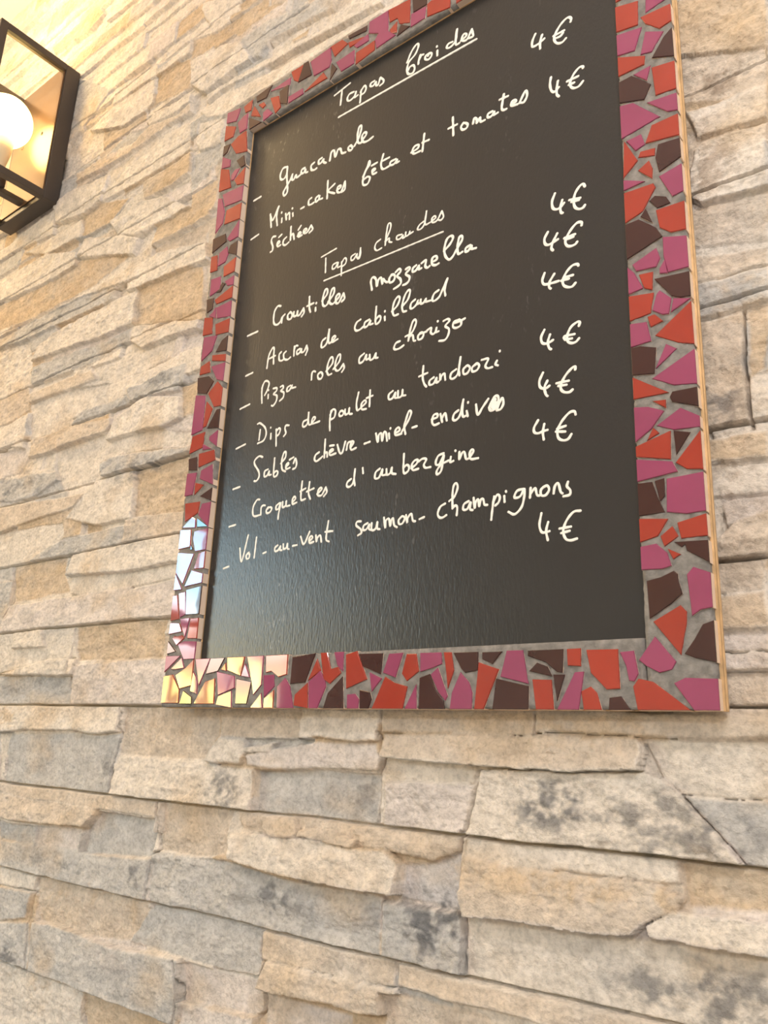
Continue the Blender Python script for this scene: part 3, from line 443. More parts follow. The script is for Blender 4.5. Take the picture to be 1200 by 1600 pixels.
('menu_word', "white chalk writing from the line Croquettes d'aubergine", 28, '1420 2617 1370 2617 1314 2538 1315 2443 1353 2403 1443 2406;1467 2406 1464 2500 1496 2527 1531 2521;1594 2488 1562 2454 1577 2413 1629 2418 1660 2463 1622 2484 1578 2464;1790 2513 1738 2482 1743 2435 1783 2445 1817 2516 1791 2375 1788 2307;1848 2519 1855 2449 1905 2465 1909 2525 1916 2456 1975 2454;2020 2490 2070 2528 2047 2557 2016 2524 2026 2466 2090 2475;2164 2736 2157 2562 2173 2492 2236 2497;2142 2610 2229 2634;2292 2707 2284 2572 2321 2484;2253 2589 2369 2611;2430 2531 2502 2578 2485 2602 2445 2576 2444 2514 2508 2506 2566 2593;2566 2593 2586 2531 2542 2483'),
('menu_word', "white chalk writing from the line Croquettes d'aubergine", 28, '2962 2630 2909 2601 2901 2554 2945 2537 2999 2586 3016 2742;3016 2742 3009 2629 3024 2541'),
('menu_word', "white chalk writing from the line Croquettes d'aubergine", 28, '3132 2736 3142 2669'),
('menu_word', "white chalk writing from the line Croquettes d'aubergine", 28, '3390 2681 3331 2647 3324 2577 3384 2576 3427 2667 3427 2598 3477 2592;3486 2657 3495 2589 3542 2600 3565 2664 3568 2595 3621 2574'),
('menu_word', "white chalk writing from the line Croquettes d'aubergine", 28, '3729 2795 3733 2576 3792 2577 3807 2627 3772 2655 3727 2625;3839 2604 3908 2642 3923 2685 3881 2686 3844 2642 3860 2579 3935 2580;3937 2665 3989 2687 4039 2670 4008 2612 4034 2573 4098 2570;4268 2697 4201 2682 4168 2625 4175 2581 4220 2587 4269 2676 4260 2601 4238 2500 4191 2469 4182 2510 4236 2570 4331 2601;4362 2637 4355 2580 4394 2585;4418 2699 4420 2693;4470 2672 4469 2589 4501 2649 4532 2660 4556 2577 4594 2579;4606 2594 4647 2648 4624 2669 4597 2626 4617 2565 4703 2558'),
('bullet_dash', 'white chalk dash before the line Vol-au-vent saumon-champignons', 27, '846 1768 946 1786'),
('menu_word', 'white chalk writing from the line Vol-au-vent saumon-champignons', 27, '1128 2007 1184 1831 1266 2165;1307 1932 1263 1899 1276 1852 1318 1859 1320 1908 1284 1924;1424 2115 1413 1852'),
('menu_word', 'white chalk writing from the line Vol-au-vent saumon-champignons', 27, '1570 1890 1619 1900'),
('menu_word', 'white chalk writing from the line Vol-au-vent saumon-champignons', 27, '1819 1964 1776 1939 1781 1893 1832 1900 1871 1950 1866 1903 1897 1892;1916 1967 1926 1906 1971 1916 1986 1966 1993 1903 2018 1893;2080 1925 2149 1927;2204 2027 2266 1925 2349 2070;2355 1955 2404 1985 2383 2012 2347 1980 2362 1928 2422 1935;2455 2010 2470 1929 2481 1975 2526 2001 2549 1920;2643 2162 2623 1953 2667 1908;2603 2034 2718 2029'),
('menu_word', 'white chalk writing from the line Vol-au-vent saumon-champignons', 27, '3145 2089 3087 2090 3080 2047 3148 1994 3160 1949 3112 1927;3247 2053 3191 2032 3185 1982 3230 1981 3275 2035 3269 1983 3302 1967;3306 2045 3311 1966 3364 1970 3389 2048 3390 1974 3426 1958;3480 2085 3504 1962 3508 2043 3551 2061 3572 1974 3586 2039 3611 2060 3628 1980 3667 1950;3733 2064 3689 2028 3699 1982 3741 1983 3773 2037 3738 2066 3710 2050;3788 2070 3808 1983 3814 2035 3859 2074 3882 1998 3915 1983;3972 1999 4031 2014'),
('menu_word', 'white chalk writing from the line Vol-au-vent saumon-champignons', 27, '4300 2124 4240 2097 4209 2031 4226 1986 4267 1973 4319 1994;4353 2144 4416 2183 4455 2276 4438 2328 4406 2305 4392 2215 4395 2060;4395 2057 4426 2083 4454 2062 4449 1975;4595 2106 4537 2080 4530 2026 4577 2023 4619 2089 4612 2018 4643 2002;4654 2132 4668 2017 4678 2077 4708 2109 4724 2029 4739 2095 4769 2100 4785 2040 4818 2031;4898 2107 4880 1988 4866 1869;4887 2054 4935 2121 4965 2090 4950 2038 4913 2010;5016 2095 5019 2031;5035 2142 5037 2136'),
('menu_word', 'white chalk writing from the line Vol-au-vent saumon-champignons', 27, '5229 2134 5162 2125 5130 2070 5147 2054 5197 2064 5244 2132 5236 2027 5204 1940 5132 1887 5064 1921;5304 2032 5312 2131;5314 2074 5361 2119 5381 2048 5407 2037;5460 2122 5423 2089 5429 2036 5477 2032 5512 2081 5492 2124 5448 2115;5559 2035 5573 2104 5608 2130 5633 2040 5651 2020;5711 2126 5700 2082 5732 2039 5725 1995 5662 1989'),
('price', 'white chalk handwritten price of four euros under champignons', 26, '5426 1855 5404 1742 5424 1670 5464 1658 5508 1665;5496 1756 5474 1670 5490 1579;5831 1821 5760 1819 5686 1742 5651 1647 5676 1569 5727 1548 5788 1557;5615 1676 5730 1680;5631 1630 5716 1641'),
('price', 'white chalk handwritten price of four euros above Croustilles mozzarella', 31, '5634 5389 5600 5304 5607 5220 5648 5185 5690 5189 5737 5227;5717 5271 5694 5183 5701 5125 5718 5111;5976 5327 5957 5366 5916 5353 5865 5287 5847 5198 5861 5121 5905 5081 5949 5080 5969 5102;5799 5236 5920 5210;5823 5204 5904 5191'),
('price', 'white chalk handwritten price of four euros beside mozzarella', 31, '5543 4948 5504 4880 5512 4815 5549 4790 5599 4799 5658 4815;5651 4888 5599 4799 5582 4736 5599 4705;5927 4877 5928 4911 5880 4926 5815 4879 5756 4798 5742 4743 5762 4697 5802 4677 5850 4680 5873 4701;5731 4799 5851 4800;5755 4777 5832 4777'),
('price', 'white chalk handwritten price of four euros beside cabillaud', 30, '5498 4468 5472 4396 5484 4345 5525 4327 5591 4321 5656 4319;5609 4420 5554 4342 5549 4284 5565 4262;5879 4420 5868 4441 5812 4444 5747 4392 5705 4315 5711 4253 5759 4212 5806 4204 5842 4233;5729 4338 5817 4332;5687 4312 5770 4306'),
('price', 'white chalk handwritten price of four euros below chorizo', 29, '5486 3809 5449 3738 5458 3673 5496 3648 5538 3650 5581 3666;5549 3737 5524 3659 5537 3589 5558 3569;5867 3739 5877 3774 5851 3787 5782 3752 5738 3671 5742 3604 5786 3571 5832 3573 5864 3601;5706 3643 5706 3669 5816 3662;5715 3629 5787 3622'),
('price', 'white chalk handwritten price of four euros above endives', 29, '5463 3332 5424 3254 5428 3188 5465 3156 5502 3155 5532 3171;5511 3232 5479 3166 5492 3089 5510 3065;5815 3275 5816 3307 5780 3299 5715 3243 5664 3165 5658 3103 5693 3062 5747 3049 5781 3067;5612 3178 5742 3172;5631 3144 5717 3135'),
('price', 'white chalk handwritten price of four euros below endives', 28, '5402 2828 5357 2757 5361 2706 5403 2688 5458 2699 5504 2702;5470 2772 5454 2691 5462 2609;5807 2799 5795 2833 5742 2832 5669 2769 5618 2691 5612 2622 5633 2578 5682 2555 5726 2563 5758 2604;5609 2691 5699 2703;5596 2665 5693 2644'),
]

# ------------------------------------------------------------------ room shell
plaster = simple('ceiling_plaster', (.86, .79, .72), .9, bump=.0006, bscale=90)
wallpaint = simple('wall_paint', (.62, .60, .57), .9)
floor_m = simple('floor_tile', (.40, .37, .34), .5, var=.15, scale=4)
white_m = simple('window_paint', (.7, .7, .68), .4)
XL, XR, YF, ZF, ZC = -2.9, 3.0, -4.2, -1.55, 1.79
def slab(name, *a, m=wallpaint):
    bm = bmesh.new(); box(bm, *a); return struct(from_bm(name, bm, m))
slab('ceiling', XL - .1, XR + .1, YF - .1, WY + .12, ZC, ZC + .1, m=plaster)
slab('floor', XL - .1, XR + .1, YF - .1, WY + .12, ZF - .1, ZF, m=floor_m)
slab('wall_right', XR, XR + .1, YF, WY + .1, ZF, ZC)
slab('wall_front', XL - .1, XR + .1, YF - .1, YF, ZF, ZC)
WIN = (-3.10, -1.75, -.40, 1.27)       # window opening in the left wall: y0, y1, z0, z1
bm = bmesh.new()
box(bm, XL - .1, XL, YF, WIN[0], ZF, ZC); box(bm, XL - .1, XL, WIN[1], WY + .1, ZF, ZC)
box(bm, XL - .1, XL, WIN[0], WIN[1], ZF, WIN[2]); box(bm, XL - .1, XL, WIN[0], WIN[1], WIN[3], ZC)
struct(from_bm('wall_left', bm, wallpaint))
bm = bmesh.new()
for y in (WIN[0], WIN[1] - .05): box(bm, XL - .07, XL - .02, y, y + .05, WIN[2], WIN[3])
for y in (-2.42,): box(bm, XL - .06, XL - .03, y - .015, y + .015, WIN[2] + .05, WIN[3] - .05)
for z in (WIN[2], .56, WIN[3] - .05): box(bm, XL - .07, XL - .02, WIN[0] + .05, WIN[1] - .05, z, z + .05)
struct(from_bm('window_1', bm, white_m))

# ------------------------------------------------------------------ stone clad wall (one height field)
Q = 1.0
def lattice(seed):
    return np.random.RandomState(seed).rand(256, 256).astype(np.float32)
def vnoise(x, z, seed, fx, fz):
    L = LAT[seed % len(LAT)]
    u = x * fx + seed * 17.31 + 500; v = z * fz + seed * 9.77 + 500
    i = np.floor(u).astype(np.int32); j = np.floor(v).astype(np.int32)
    a = (u - i).astype(np.float32); b = (v - j).astype(np.float32)
    a = a * a * (3 - 2 * a); b = b * b * (3 - 2 * b)
    i0 = i & 255; i1 = (i + 1) & 255; j0 = j & 255; j1 = (j + 1) & 255
    return ((L[i0, j0] * (1 - a) + L[i1, j0] * a) * (1 - b) + (L[i0, j1] * (1 - a) + L[i1, j1] * a) * b) * 2 - 1
LAT = [lattice(s) for s in range(7)]
def fbm(x, z, seed, fx, fz, octv=4, gain=.5):
    s = 0; a = 1; n = 0
    for o in range(octv):
        s = s + a * vnoise(x, z, seed + o, fx * 2.03 ** o, fz * 2.03 ** o); n += a; a *= gain
    return s / n
def axis(segs):
    r = []
    for a, b, d0, d1 in segs:
        t = a
        while t < b - 1e-6:
            r.append(t); t += (d0 + (d1 - d0) * (t - a) / (b - a)) * Q
    r.append(segs[-1][1]); return np.array(r, np.float64)
xs = axis([(XL, -1.6, .03, .02), (-1.6, -1.2, .008, .004), (-1.2, .25, .0021, .0013), (.25, .86, .0011, .0010), (.86, 1.3, .004, .010), (1.3, XR, .02, .04)])
zs = axis([(ZF, -.9, .03, .02), (-.9, -.48, .008, .004), (-.48, .55, .0011, .0012), (.55, ZC, .0013, .0020)])
X, Z = np.meshgrid(xs, zs, indexing='ij')
NX, NZ = X.shape
WX = X + .0014 * fbm(X, Z, 31, 70, 70, 3) + .0022 * vnoise(X, Z, 41, 22, 22)
WZ = Z + .0012 * fbm(X, Z, 53, 70, 90, 3) + .0020 * vnoise(X, Z, 61, 16, 22)
PAL = {'c': (.76, .675, .585), 't': (.64, .53, .425), 'o': (.60, .455, .31), 'g': (.53, .505, .48), 'p': (.69, .61, .56),
       'v': (.58, .545, .54), 'k': (.15, .15, .155), 'b': (.30, .225, .165)}
ROW0, ROWH = .0047, .1203
NA = fbm(X, Z, 3, 28, 75, 4, .55)                 # split, layered faces (mm scale set per stone)
NB = fbm(X, Z, 13, 75, 60, 4, .6)                 # chipped faces
ridge = 1 - np.abs(fbm(X, Z, 23, 18, 40, 3))
NC = fbm(X, Z, 73, 11, 16, 4, .55)                # colour wash
ND = fbm(X, Z, 83, 45, 60, 4, .6)
NE = fbm(X, Z, 103, 20, 34, 4, .6)
NF = fbm(X, Z, 113, 130, 200, 2, .6)
TT = fbm(X, Z, 121, 9, 46, 4, .5) * 5.0           # split layers: small steps along the bedding
TF = TT - np.floor(TT); TERR = (np.floor(TT) + np.clip((TF - .72) / .28, 0, 1)) / 5.0
H = np.full(X.shape, -3.0); C = np.empty(X.shape + (3,)); C[:] = PAL['c']
def paint(P, h, tilt, rough, col, edge=3.2):
    mg = .006
    i0, i1 = np.searchsorted(xs, [P[:, 0].min() - mg, P[:, 0].max() + mg]); j0, j1 = np.searchsorted(zs, [P[:, 1].min() - mg, P[:, 1].max() + mg])
    if i1 - i0 < 2 or j1 - j0 < 2: return
    s = (slice(i0, i1), slice(j0, j1))
    x, z = WX[s], WZ[s]
    inside = np.zeros(x.shape, bool); d2 = np.full(x.shape, 1e9)
    n = len(P)
    for k in range(n):
        ax, az = P[k]; bx, bz = P[(k + 1) % n]
        if az != bz:
            c = ((az > z) != (bz > z)) & (x < (bx - ax) * (z - az) / (bz - az) + ax)
            inside ^= c
        ex, ez = bx - ax, bz - az; L2 = ex * ex + ez * ez + 1e-12
        t = np.clip(((x - ax) * ex + (z - az) * ez) / L2, 0, 1)
        d2 = np.minimum(d2, (x - ax - t * ex) ** 2 + (z - az - t * ez) ** 2)
    d = np.sqrt(d2) * 1000
    z0, z1 = P[:, 1].min(), P[:, 1].max()
    v = np.clip((Z[s] - z0) / (z1 - z0 + 1e-9), 0, 1)
    hp = 1.7 * h + tilt * (.5 - v) * 2.2 + rough * (2.3 * NA[s] + 1.6 * NB[s] + 2.0 * (ridge[s] - .75) + .6 * NF[s]) + max(0, rough - .65) * 3.4 * TERR[s]
    H0 = H[s]
    t = np.clip(d / edge, 0, 1)
    up_ = np.maximum(np.minimum(H0, hp), hp - 2.4 * (1 - np.sqrt(np.clip(1 - (1 - t) ** 2, 0, 1))))
    sm = np.clip(d / 1.6, 0, 1); sm = sm * sm * (3 - 2 * sm)
    dn = H0 + (hp - H0) * sm
    H[s] = np.where(inside, np.where(hp > H0, up_, dn), H0)
    kk = (np.clip(.55 + 1.5 * NE[s], 0, 1) * (.25 if col in 'ot' else .20))[..., None]
    base = np.array(PAL[col]) * (1 - kk) + np.array(PAL['c']) * kk
    m = (inside * np.clip(d / 3.5, 0, 1))[..., None]
    C[s] = C[s] * (1 - m) + base * m
# stones the photograph does not show (and the ground behind those it shows)
rg = np.random.RandomState(5)
for k in range(-13, 15):
    za = ROW0 + ROWH * k; x = XL
    while x < XR:
        pw = .30 + .22 * rg.rand()
        n = rg.randint(3, 5); cuts = np.sort(rg.rand(n - 1)) * .3 + np.arange(1, n) / n - .15
        cuts = np.concatenate([[0], np.clip(cuts, .1, .9), [1]])
        for a, b in zip(cuts[:-1], cuts[1:]):
            xx = x
            while xx < x + pw - .01:
                ln = min(.08 + .18 * rg.rand(), x + pw - xx)
                j = .01 * (rg.rand(4) - .5)
                P = np.array([[xx + j[0], za + a * ROWH], [xx + ln + j[1], za + a * ROWH + .3 * j[2]], [xx + ln + j[3], za + b * ROWH], [xx + j[2], za + b * ROWH]])
                paint(P, rg.choice([-1, 0, 1, 2, 3]), rg.choice([0, 1, 2]), .6 + .7 * rg.rand(), rg.choice(list('cccctogp')))
                xx += ln
        x += pw
for l in STONES.strip().splitlines():
    f = l.split(); P = np.array(f[4:], float).reshape(-1, 2) / 1e4
    kz = ROW0 + ROWH * np.round((P[:, 1] - ROW0) / ROWH)      # course lines are straight
    P[:, 1] = np.where(np.abs(P[:, 1] - kz) < np.where(P[:, 0] < .05, .0115, .0075), kz, P[:, 1])
    paint(P, float(f[0]), float(f[1]), float(f[2]), f[3])
def groove(P, depth=9.0, half=.00115):
    i0, i1 = np.searchsorted(xs, [P[:, 0].min() - .004, P[:, 0].max() + .004]); j0, j1 = np.searchsorted(zs, [P[:, 1].min() - .004, P[:, 1].max() + .004])
    s = (slice(i0, i1), slice(j0, j1)); x, z = X[s] + (WX[s] - X[s]) * .5, Z[s] + (WZ[s] - Z[s]) * .5
    d2 = np.full(x.shape, 1e9)
    for (ax, az), (bx, bz) in zip(P[:-1], P[1:]):
        ex, ez = bx - ax, bz - az; t = np.clip(((x - ax) * ex + (z - az) * ez) / (ex * ex + ez * ez + 1e-12), 0, 1)
        d2 = np.minimum(d2, (x - ax - t * ex) ** 2 + (z - az - t * ez) ** 2)
    m = np.clip(1.6 - np.sqrt(d2) / half, 0, 1)
    H[s] = H[s] * (1 - m) + np.minimum(H[s], -depth) * m
for k in range(-13, 15):
    zk = ROW0 + ROWH * k
    xx = np.linspace(XL, XR, 60)
    for a, b in zip(xx[:-1], xx[1:]): groove(np.array([[a, zk], [b, zk]]))
for l in GROOVES.strip().splitlines():
    groove(np.array(l.split(), float).reshape(-1, 2) / 1e4)
# mineral colour: soft ochre and grey washes, then the stains with their own shapes
wash = np.clip((NC - .12) * 2.2, 0, 1)[..., None]; C = C * (1 - .55 * wash) + np.array(PAL['o']) * (.55 * wash)
wash = np.clip((-NC - .18) * 2.0, 0, 1)[..., None]; C = C * (1 - .45 * wash) + np.array(PAL['g']) * (.45 * wash)
for l in STAINS.strip().splitlines():
    f = l.split(); sx, sz = float(f[0]) / 1e4, float(f[1]) / 1e4; rx, rz, st = float(f[2]) / 1e3, float(f[3]) / 1e3, float(f[5])
    i0, i1 = np.searchsorted(xs, [sx - 1.8 * rx, sx + 1.8 * rx]); j0, j1 = np.searchsorted(zs, [sz - 1.8 * rz, sz + 1.8 * rz])
    s = (slice(i0, i1), slice(j0, j1))
    r = np.sqrt(((X[s] - sx) / rx) ** 2 + ((Z[s] - sz) / rz) ** 2)
    m = np.clip((1.2 - r) * .8 + 1.6 * ND[s] + 1.0 * NB[s] + .7 * NF[s] - .05, 0, 1) * np.clip(1.7 - r, 0, 1) * st
    m = np.clip(m, 0, 1)[..., None] * .9
    C[s] = C[s] * (1 - m) + np.array(PAL[f[4]]) * m
C *= (1 + .10 * ND + .06 * NB)[..., None]
H += .34 * fbm(X, Z, 91, 220, 260, 2)
Hc = np.minimum(H, 17.0)
Hc = np.where((X > -.02) & (X < .72) & (Z > -.02), np.minimum(Hc, 15.5), Hc)
Yv = WY - Hc / 1000.0
me = bpy.data.meshes.new('wall_back')
N = NX * NZ
co = np.empty((N, 3), np.float32); co[:, 0] = X.ravel(); co[:, 1] = Yv.ravel(); co[:, 2] = Z.ravel()
ii, jj = np.meshgrid(np.arange(NX - 1), np.arange(NZ - 1), indexing='ij'); a = (ii * NZ + jj).ravel()
quads = np.stack([a, a + NZ, a + NZ + 1, a + 1], 1).astype(np.int32)
me.vertices.add(N); me.vertices.foreach_set('co', co.ravel())
me.loops.add(quads.size); me.loops.foreach_set('vertex_index', quads.ravel())
me.polygons.add(len(quads)); me.polygons.foreach_set('loop_start', np.arange(0, quads.size, 4, dtype=np.int32))
me.polygons.foreach_set('use_smooth', np.ones(len(quads), bool))
me.update(calc_edges=True)
at = me.color_attributes.new('stone_colour', 'FLOAT_COLOR', 'POINT')
cc = np.ones((N, 4), np.float32); cc[:, :3] = np.clip(C.reshape(-1, 3), .01, .95); at.data.foreach_set('color', cc.ravel())
m, t, p = mat('cast_stone')
p.inputs['Roughness'].default_value = .92; p.inputs['Specular IOR Level'].default_value = .2
ca = t.nodes.new('ShaderNodeVertexColor'); ca.layer_name = 'stone_colour'
tcn = t.nodes.new('ShaderNodeTexCoord')
n1 = t.nodes.new('ShaderNodeTexNoise'); n1.inputs['Scale'].default_value = 190; n1.inputs['Detail'].default_value = 6; n1.inputs['Roughness'].default_value = .65
n2 = t.nodes.new('ShaderNodeTexNoise'); n2.inputs['Scale'].default_value = 60; n2.inputs['Detail'].default_value = 6
t.links.new(tcn.outputs['Object'], n1.inputs['Vector']); t.links.new(tcn.outputs['Object'], n2.inputs['Vector'])
mr = t.nodes.new('ShaderNodeMapRange'); mr.inputs['From Min'].default_value = .3; mr.inputs['From Max'].default_value = .7
mr.inputs['To Min'].default_value = .86; mr.inputs['To Max'].default_value = 1.12
t.links.new(n2.outputs['Fac'], mr.inputs['Value'])
vm = t.nodes.new('ShaderNodeVectorMath'); vm.operation = 'SCALE'
mr2 = t.nodes.new('ShaderNodeMapRange'); mr2.inputs['From Min'].default_value = .34; mr2.inputs['From Max'].default_value = .56
mr2.inputs['To Min'].default_value = .80; mr2.inputs['To Max'].default_value = 1.05
mm = t.nodes.new('ShaderNodeMath'); mm.operation = 'MULTIPLY'
t.links.new(n1.outputs['Fac'], mr2.inputs['Value']); t.links.new(mr.outputs[0], mm.inputs[0]); t.links.new(mr2.outputs[0], mm.inputs[1])
t.links.new(ca.outputs['Color'], vm.inputs[0]); t.links.new(mm.outputs[0], vm.inputs['Scale']); t.links.new(vm.outputs[0], p.inputs['Base Color'])
bp = t.nodes.new('ShaderNodeBump'); bp.inputs['Distance'].default_value = .0030; bp.inputs['Strength'].default_value = 1.0
t.links.new(n1.outputs['Fac'], bp.inputs['Height']); t.links.new(bp.outputs[0], p.inputs['Normal'])
struct(obj('wall_back', me, m))

# ------------------------------------------------------------------ menu board
BW, BH = .700, .930
PANEL = .011
board = bpy.data.objects.new('menu_board', None); COL.objects.link(board)
tag(board, 'black chalkboard menu in a broken tile mosaic frame on the stone wall', 'menu board')
IL, IR, IB, IT = .0578, .6425, .0603, .8690       # inner edges of the four mosaic rails
wood = simple('edge_wood', (.62, .40, .20), .6, var=.25, scale=60, bump=.0006, bscale=150)
grout_m = simple('grout', (.215, .197, .180), .9, var=.3, scale=120, bump=.0012, bscale=240)
backing = bmesh.new(); box(backing, -.0005, BW + .0022, .0142, .0178, 0.0, BH + .001, .0006)
from_bm('backing_board', backing, wood, board)
# slate coloured writing panel
m, t, p = mat('chalkboard_paint')
p.inputs['Roughness'].default_value = .31; p.inputs['IOR'].default_value = 1.55
tcn = t.nodes.new('ShaderNodeTexCoord')
mpn = t.nodes.new('ShaderNodeMapping'); mpn.inputs['Scale'].default_value = (1, 1, .35)
t.links.new(tcn.outputs['Object'], mpn.inputs['Vector'])
n1 = t.nodes.new('ShaderNodeTexNoise'); n1.inputs['Scale'].default_value = 420; n1.inputs['Detail'].default_value = 3
t.links.new(mpn.outputs[0], n1.inputs['Vector'])
bp = t.nodes.new('ShaderNodeBump'); bp.inputs['Distance'].default_value = .0005; bp.inputs['Strength'].default_value = .55
t.links.new(n1.outputs['Fac'], bp.inputs['Height']); t.links.new(bp.outputs[0], p.inputs['Normal'])
n2 = t.nodes.new('ShaderNodeTexNoise'); n2.inputs['Scale'].default_value = 9; n2.inputs['Detail'].default_value = 6
t.links.new(mpn.outputs[0], n2.inputs['Vector'])
n3 = t.nodes.new('ShaderNodeTexNoise'); n3.inputs['Scale'].default_value = 230; n3.inputs['Detail'].default_value = 2
t.links.new(mpn.outputs[0], n3.inputs['Vector'])
mul = t.nodes.new('ShaderNodeMath'); mul.operation = 'MULTIPLY'
ra = t.nodes.new('ShaderNodeMapRange'); ra.inputs['From Min'].default_value = .56; ra.inputs['From Max'].default_value = .72
rb = t.nodes.new('ShaderNodeMapRange'); rb.inputs['From Min'].default_value = .64; rb.inputs['From Max'].default_value = .74
t.links.new(n2.outputs['Fac'], ra.inputs['Value']); t.links.new(n3.outputs['Fac'], rb.inputs['Value'])
t.links.new(ra.outputs[0], mul.inputs[0]); t.links.new(rb.outputs[0], mul.inputs[1])
mx = t.nodes.new('ShaderNodeMix'); mx.data_type = 'RGBA'
mx.inputs['A'].default_value = (.019, .018, .018, 1); mx.inputs['B'].default_value = (.16, .155, .15, 1)
t.links.new(mul.outputs[0], mx.inputs['Factor']); t.links.new(mx.outputs['Result'], p.inputs['Base Color'])
bm = bmesh.new(); box(bm, IL - .004, IR + .004, PANEL, PANEL + .006, IB - .004, IT + .004)
panel = from_bm('writing_panel', bm, m, board)
panel['label'] = 'matt black writing panel'

def catmull(P, step=.0009):
    P = [Vector((a, b)) for a, b in P]
    if len(P) == 2:
        n = max(2, int((P[1] - P[0]).length / step)); return [P[0].lerp(P[1], i / n) for i in range(n + 1)]
    Q_ = [P[0] * 2 - P[1]] + P + [P[-1] * 2 - P[-2]]; r = []
    for i in range(1, len(Q_) - 2):
        a, b, c, d = Q_[i - 1:i + 3]
        n = max(2, int((c - b).length / step))
        for k in range(n):
            s = k / n
            r.append(.5 * ((2 * b) + (c - a) * s + (2 * a - 5 * b + 4 * c - d) * s * s + (3 * b - a - 3 * c + d) * s ** 3))
    r.append(P[-1]); return r
chalk = simple('chalk_line', (.86, .83, .77), .95, var=.05, scale=300)
def stroke(bm, P, wd, k0):
    S = catmull(P); hw = wd * .5; y0, y1 = PANEL - .00002, PANEL - .00040 - .000012 * k0
    rows = []
    ph = RND.random() * 6
    for i, s in enumerate(S):
        tg = (S[min(i + 1, len(S) - 1)] - S[max(i - 1, 0)])
        tg = tg.normalized() if tg.length > 1e-9 else Vector((1, 0))
        nr = Vector((-tg.y, tg.x)); k = hw * (1 + .10 * math.sin(i * .55 + ph))
        yi = y1 - .0000012 * i      # each pass of the chalk lies on top of the last
        rows.append([bm.verts.new((s.x + nr.x * k * q, y, s.y + nr.y * k * q)) for q, y in ((1, y0), (.62, yi), (-.62, yi), (-1, y0))])
    for a, b in zip(rows[:-1], rows[1:]):
        for k in range(3): bm.faces.new((a[k], a[k + 1], b[k + 1], b[k]))
    for end, row, sg in ((S[0], rows[0], -1), (S[-1], rows[-1], 1)):
        i = 0 if sg < 0 else len(S) - 1
        tg = (S[min(i + 1, len(S) - 1)] - S[max(i - 1, 0)]); tg = tg.normalized() if tg.length > 1e-9 else Vector((1, 0))
        tg = tg * sg; nr = Vector((-tg.y, tg.x))
        o_ = [bm.verts.new((end.x + hw * (nr.x * math.cos(q) + tg.x * math.sin(q)), y0, end.y + hw * (nr.y * math.cos(q) + tg.y * math.sin(q)))) for q in [math.pi * k / 8 for k in range(9)]]
        n_ = [bm.verts.new((end.x + .62 * hw * (nr.x * math.cos(q) + tg.x * math.sin(q)), y1, end.y + .62 * hw * (nr.y * math.cos(q) + tg.y * math.sin(q)))) for q in [math.pi * k / 8 for k in range(9)]]
        for k in range(8): bm.faces.new((o_[k], o_[k + 1], n_[k + 1], n_[k]))
        bm.faces.new(n_)
for nm, lab, wd, S in WRITING:
    bm = bmesh.new()
    for k, s in enumerate(S.split(';')):
        v = [float(a) / 1e4 for a in s.split()]
        stroke(bm, list(zip(v[0::2], v[1::2])), wd / 1e4, k)
    o = from_bm(nm, bm, chalk, panel); o['label'] = lab

# mosaic rails
def glaze(name, col, var):
    m = simple(name, col, .045, ior=1.62, var=var, scale=14)
    t = m.node_tree; p = t.nodes['Principled BSDF']
    c = t.nodes.new('ShaderNodeTexCoord'); n = t.nodes.new('ShaderNodeTexNoise'); n.inputs['Scale'].default_value = 26; n.inputs['Detail'].default_value = 1
    b = t.nodes.new('ShaderNodeBump'); b.inputs['Distance'].default_value = .0006; b.inputs['Strength'].default_value = .35
    t.links.new(c.outputs['Object'], n.inputs['Vector']); t.links.new(n.outputs['Fac'], b.inputs['Height']); t.links.new(b.outputs[0], p.inputs['Normal'])
    return m
glazes = [glaze('red_orange_glaze', (.33, .036, .019), .10), glaze('purple_glaze', (.28, .050, .115), .10), glaze('brown_glaze', (.045, .013, .011), .15)]
biscuit = simple('tile_biscuit', (.82, .64, .50), .7)
IDX = {'o': 0, 'm': 1, 'b': 2}
def shard(bm, P, mi):
    n = len(P)
    ar = sum(P[i][0] * P[(i + 1) % n][1] - P[(i + 1) % n][0] * P[i][1] for i in range(n))
    if ar < 0: P = P[::-1]
    P = [Vector(q) for q in P]
    def inset(d):
        r = []
        for i in range(n):
            a, b, c = P[i - 1], P[i], P[(i + 1) % n]
            e1 = (b - a).normalized(); e2 = (c - b).normalized()
            n1 = Vector((-e1.y, e1.x)); n2 = Vector((-e2.y, e2.x)); mv = n1 + n2
            q = mv / max(.55, mv.length_squared) * 2 if mv.length > 1e-6 else n1
            r.append(b + q * d * .5 * (1 if mv.length > 1e-6 else 1))
        return r
    cx = sum(q.x for q in P) / n; cz = sum(q.y for q in P) / n
    tx, tz = RND.gauss(0, .013), RND.gauss(0, .013)
    lift = RND.uniform(-.0003, .0003)
    def ring(d, y):
        return [bm.verts.new((q.x, y + lift + (q.x - cx) * tx + (q.y - cz) * tz, q.y)) for q in inset(d)]
    rs = [ring(0, .0100), ring(0, .0014), ring(.0004, .0005), ring(.0013, .00005)]
    for k, (a, b) in enumerate(zip(rs[:-1], rs[1:])):
        for i in range(n):
            f = bm.faces.new((a[i], a[(i + 1) % n], b[(i + 1) % n], b[i])); f.material_index = 3 if k == 0 else mi
    f = bm.faces.new(rs[-1]); f.material_index = mi
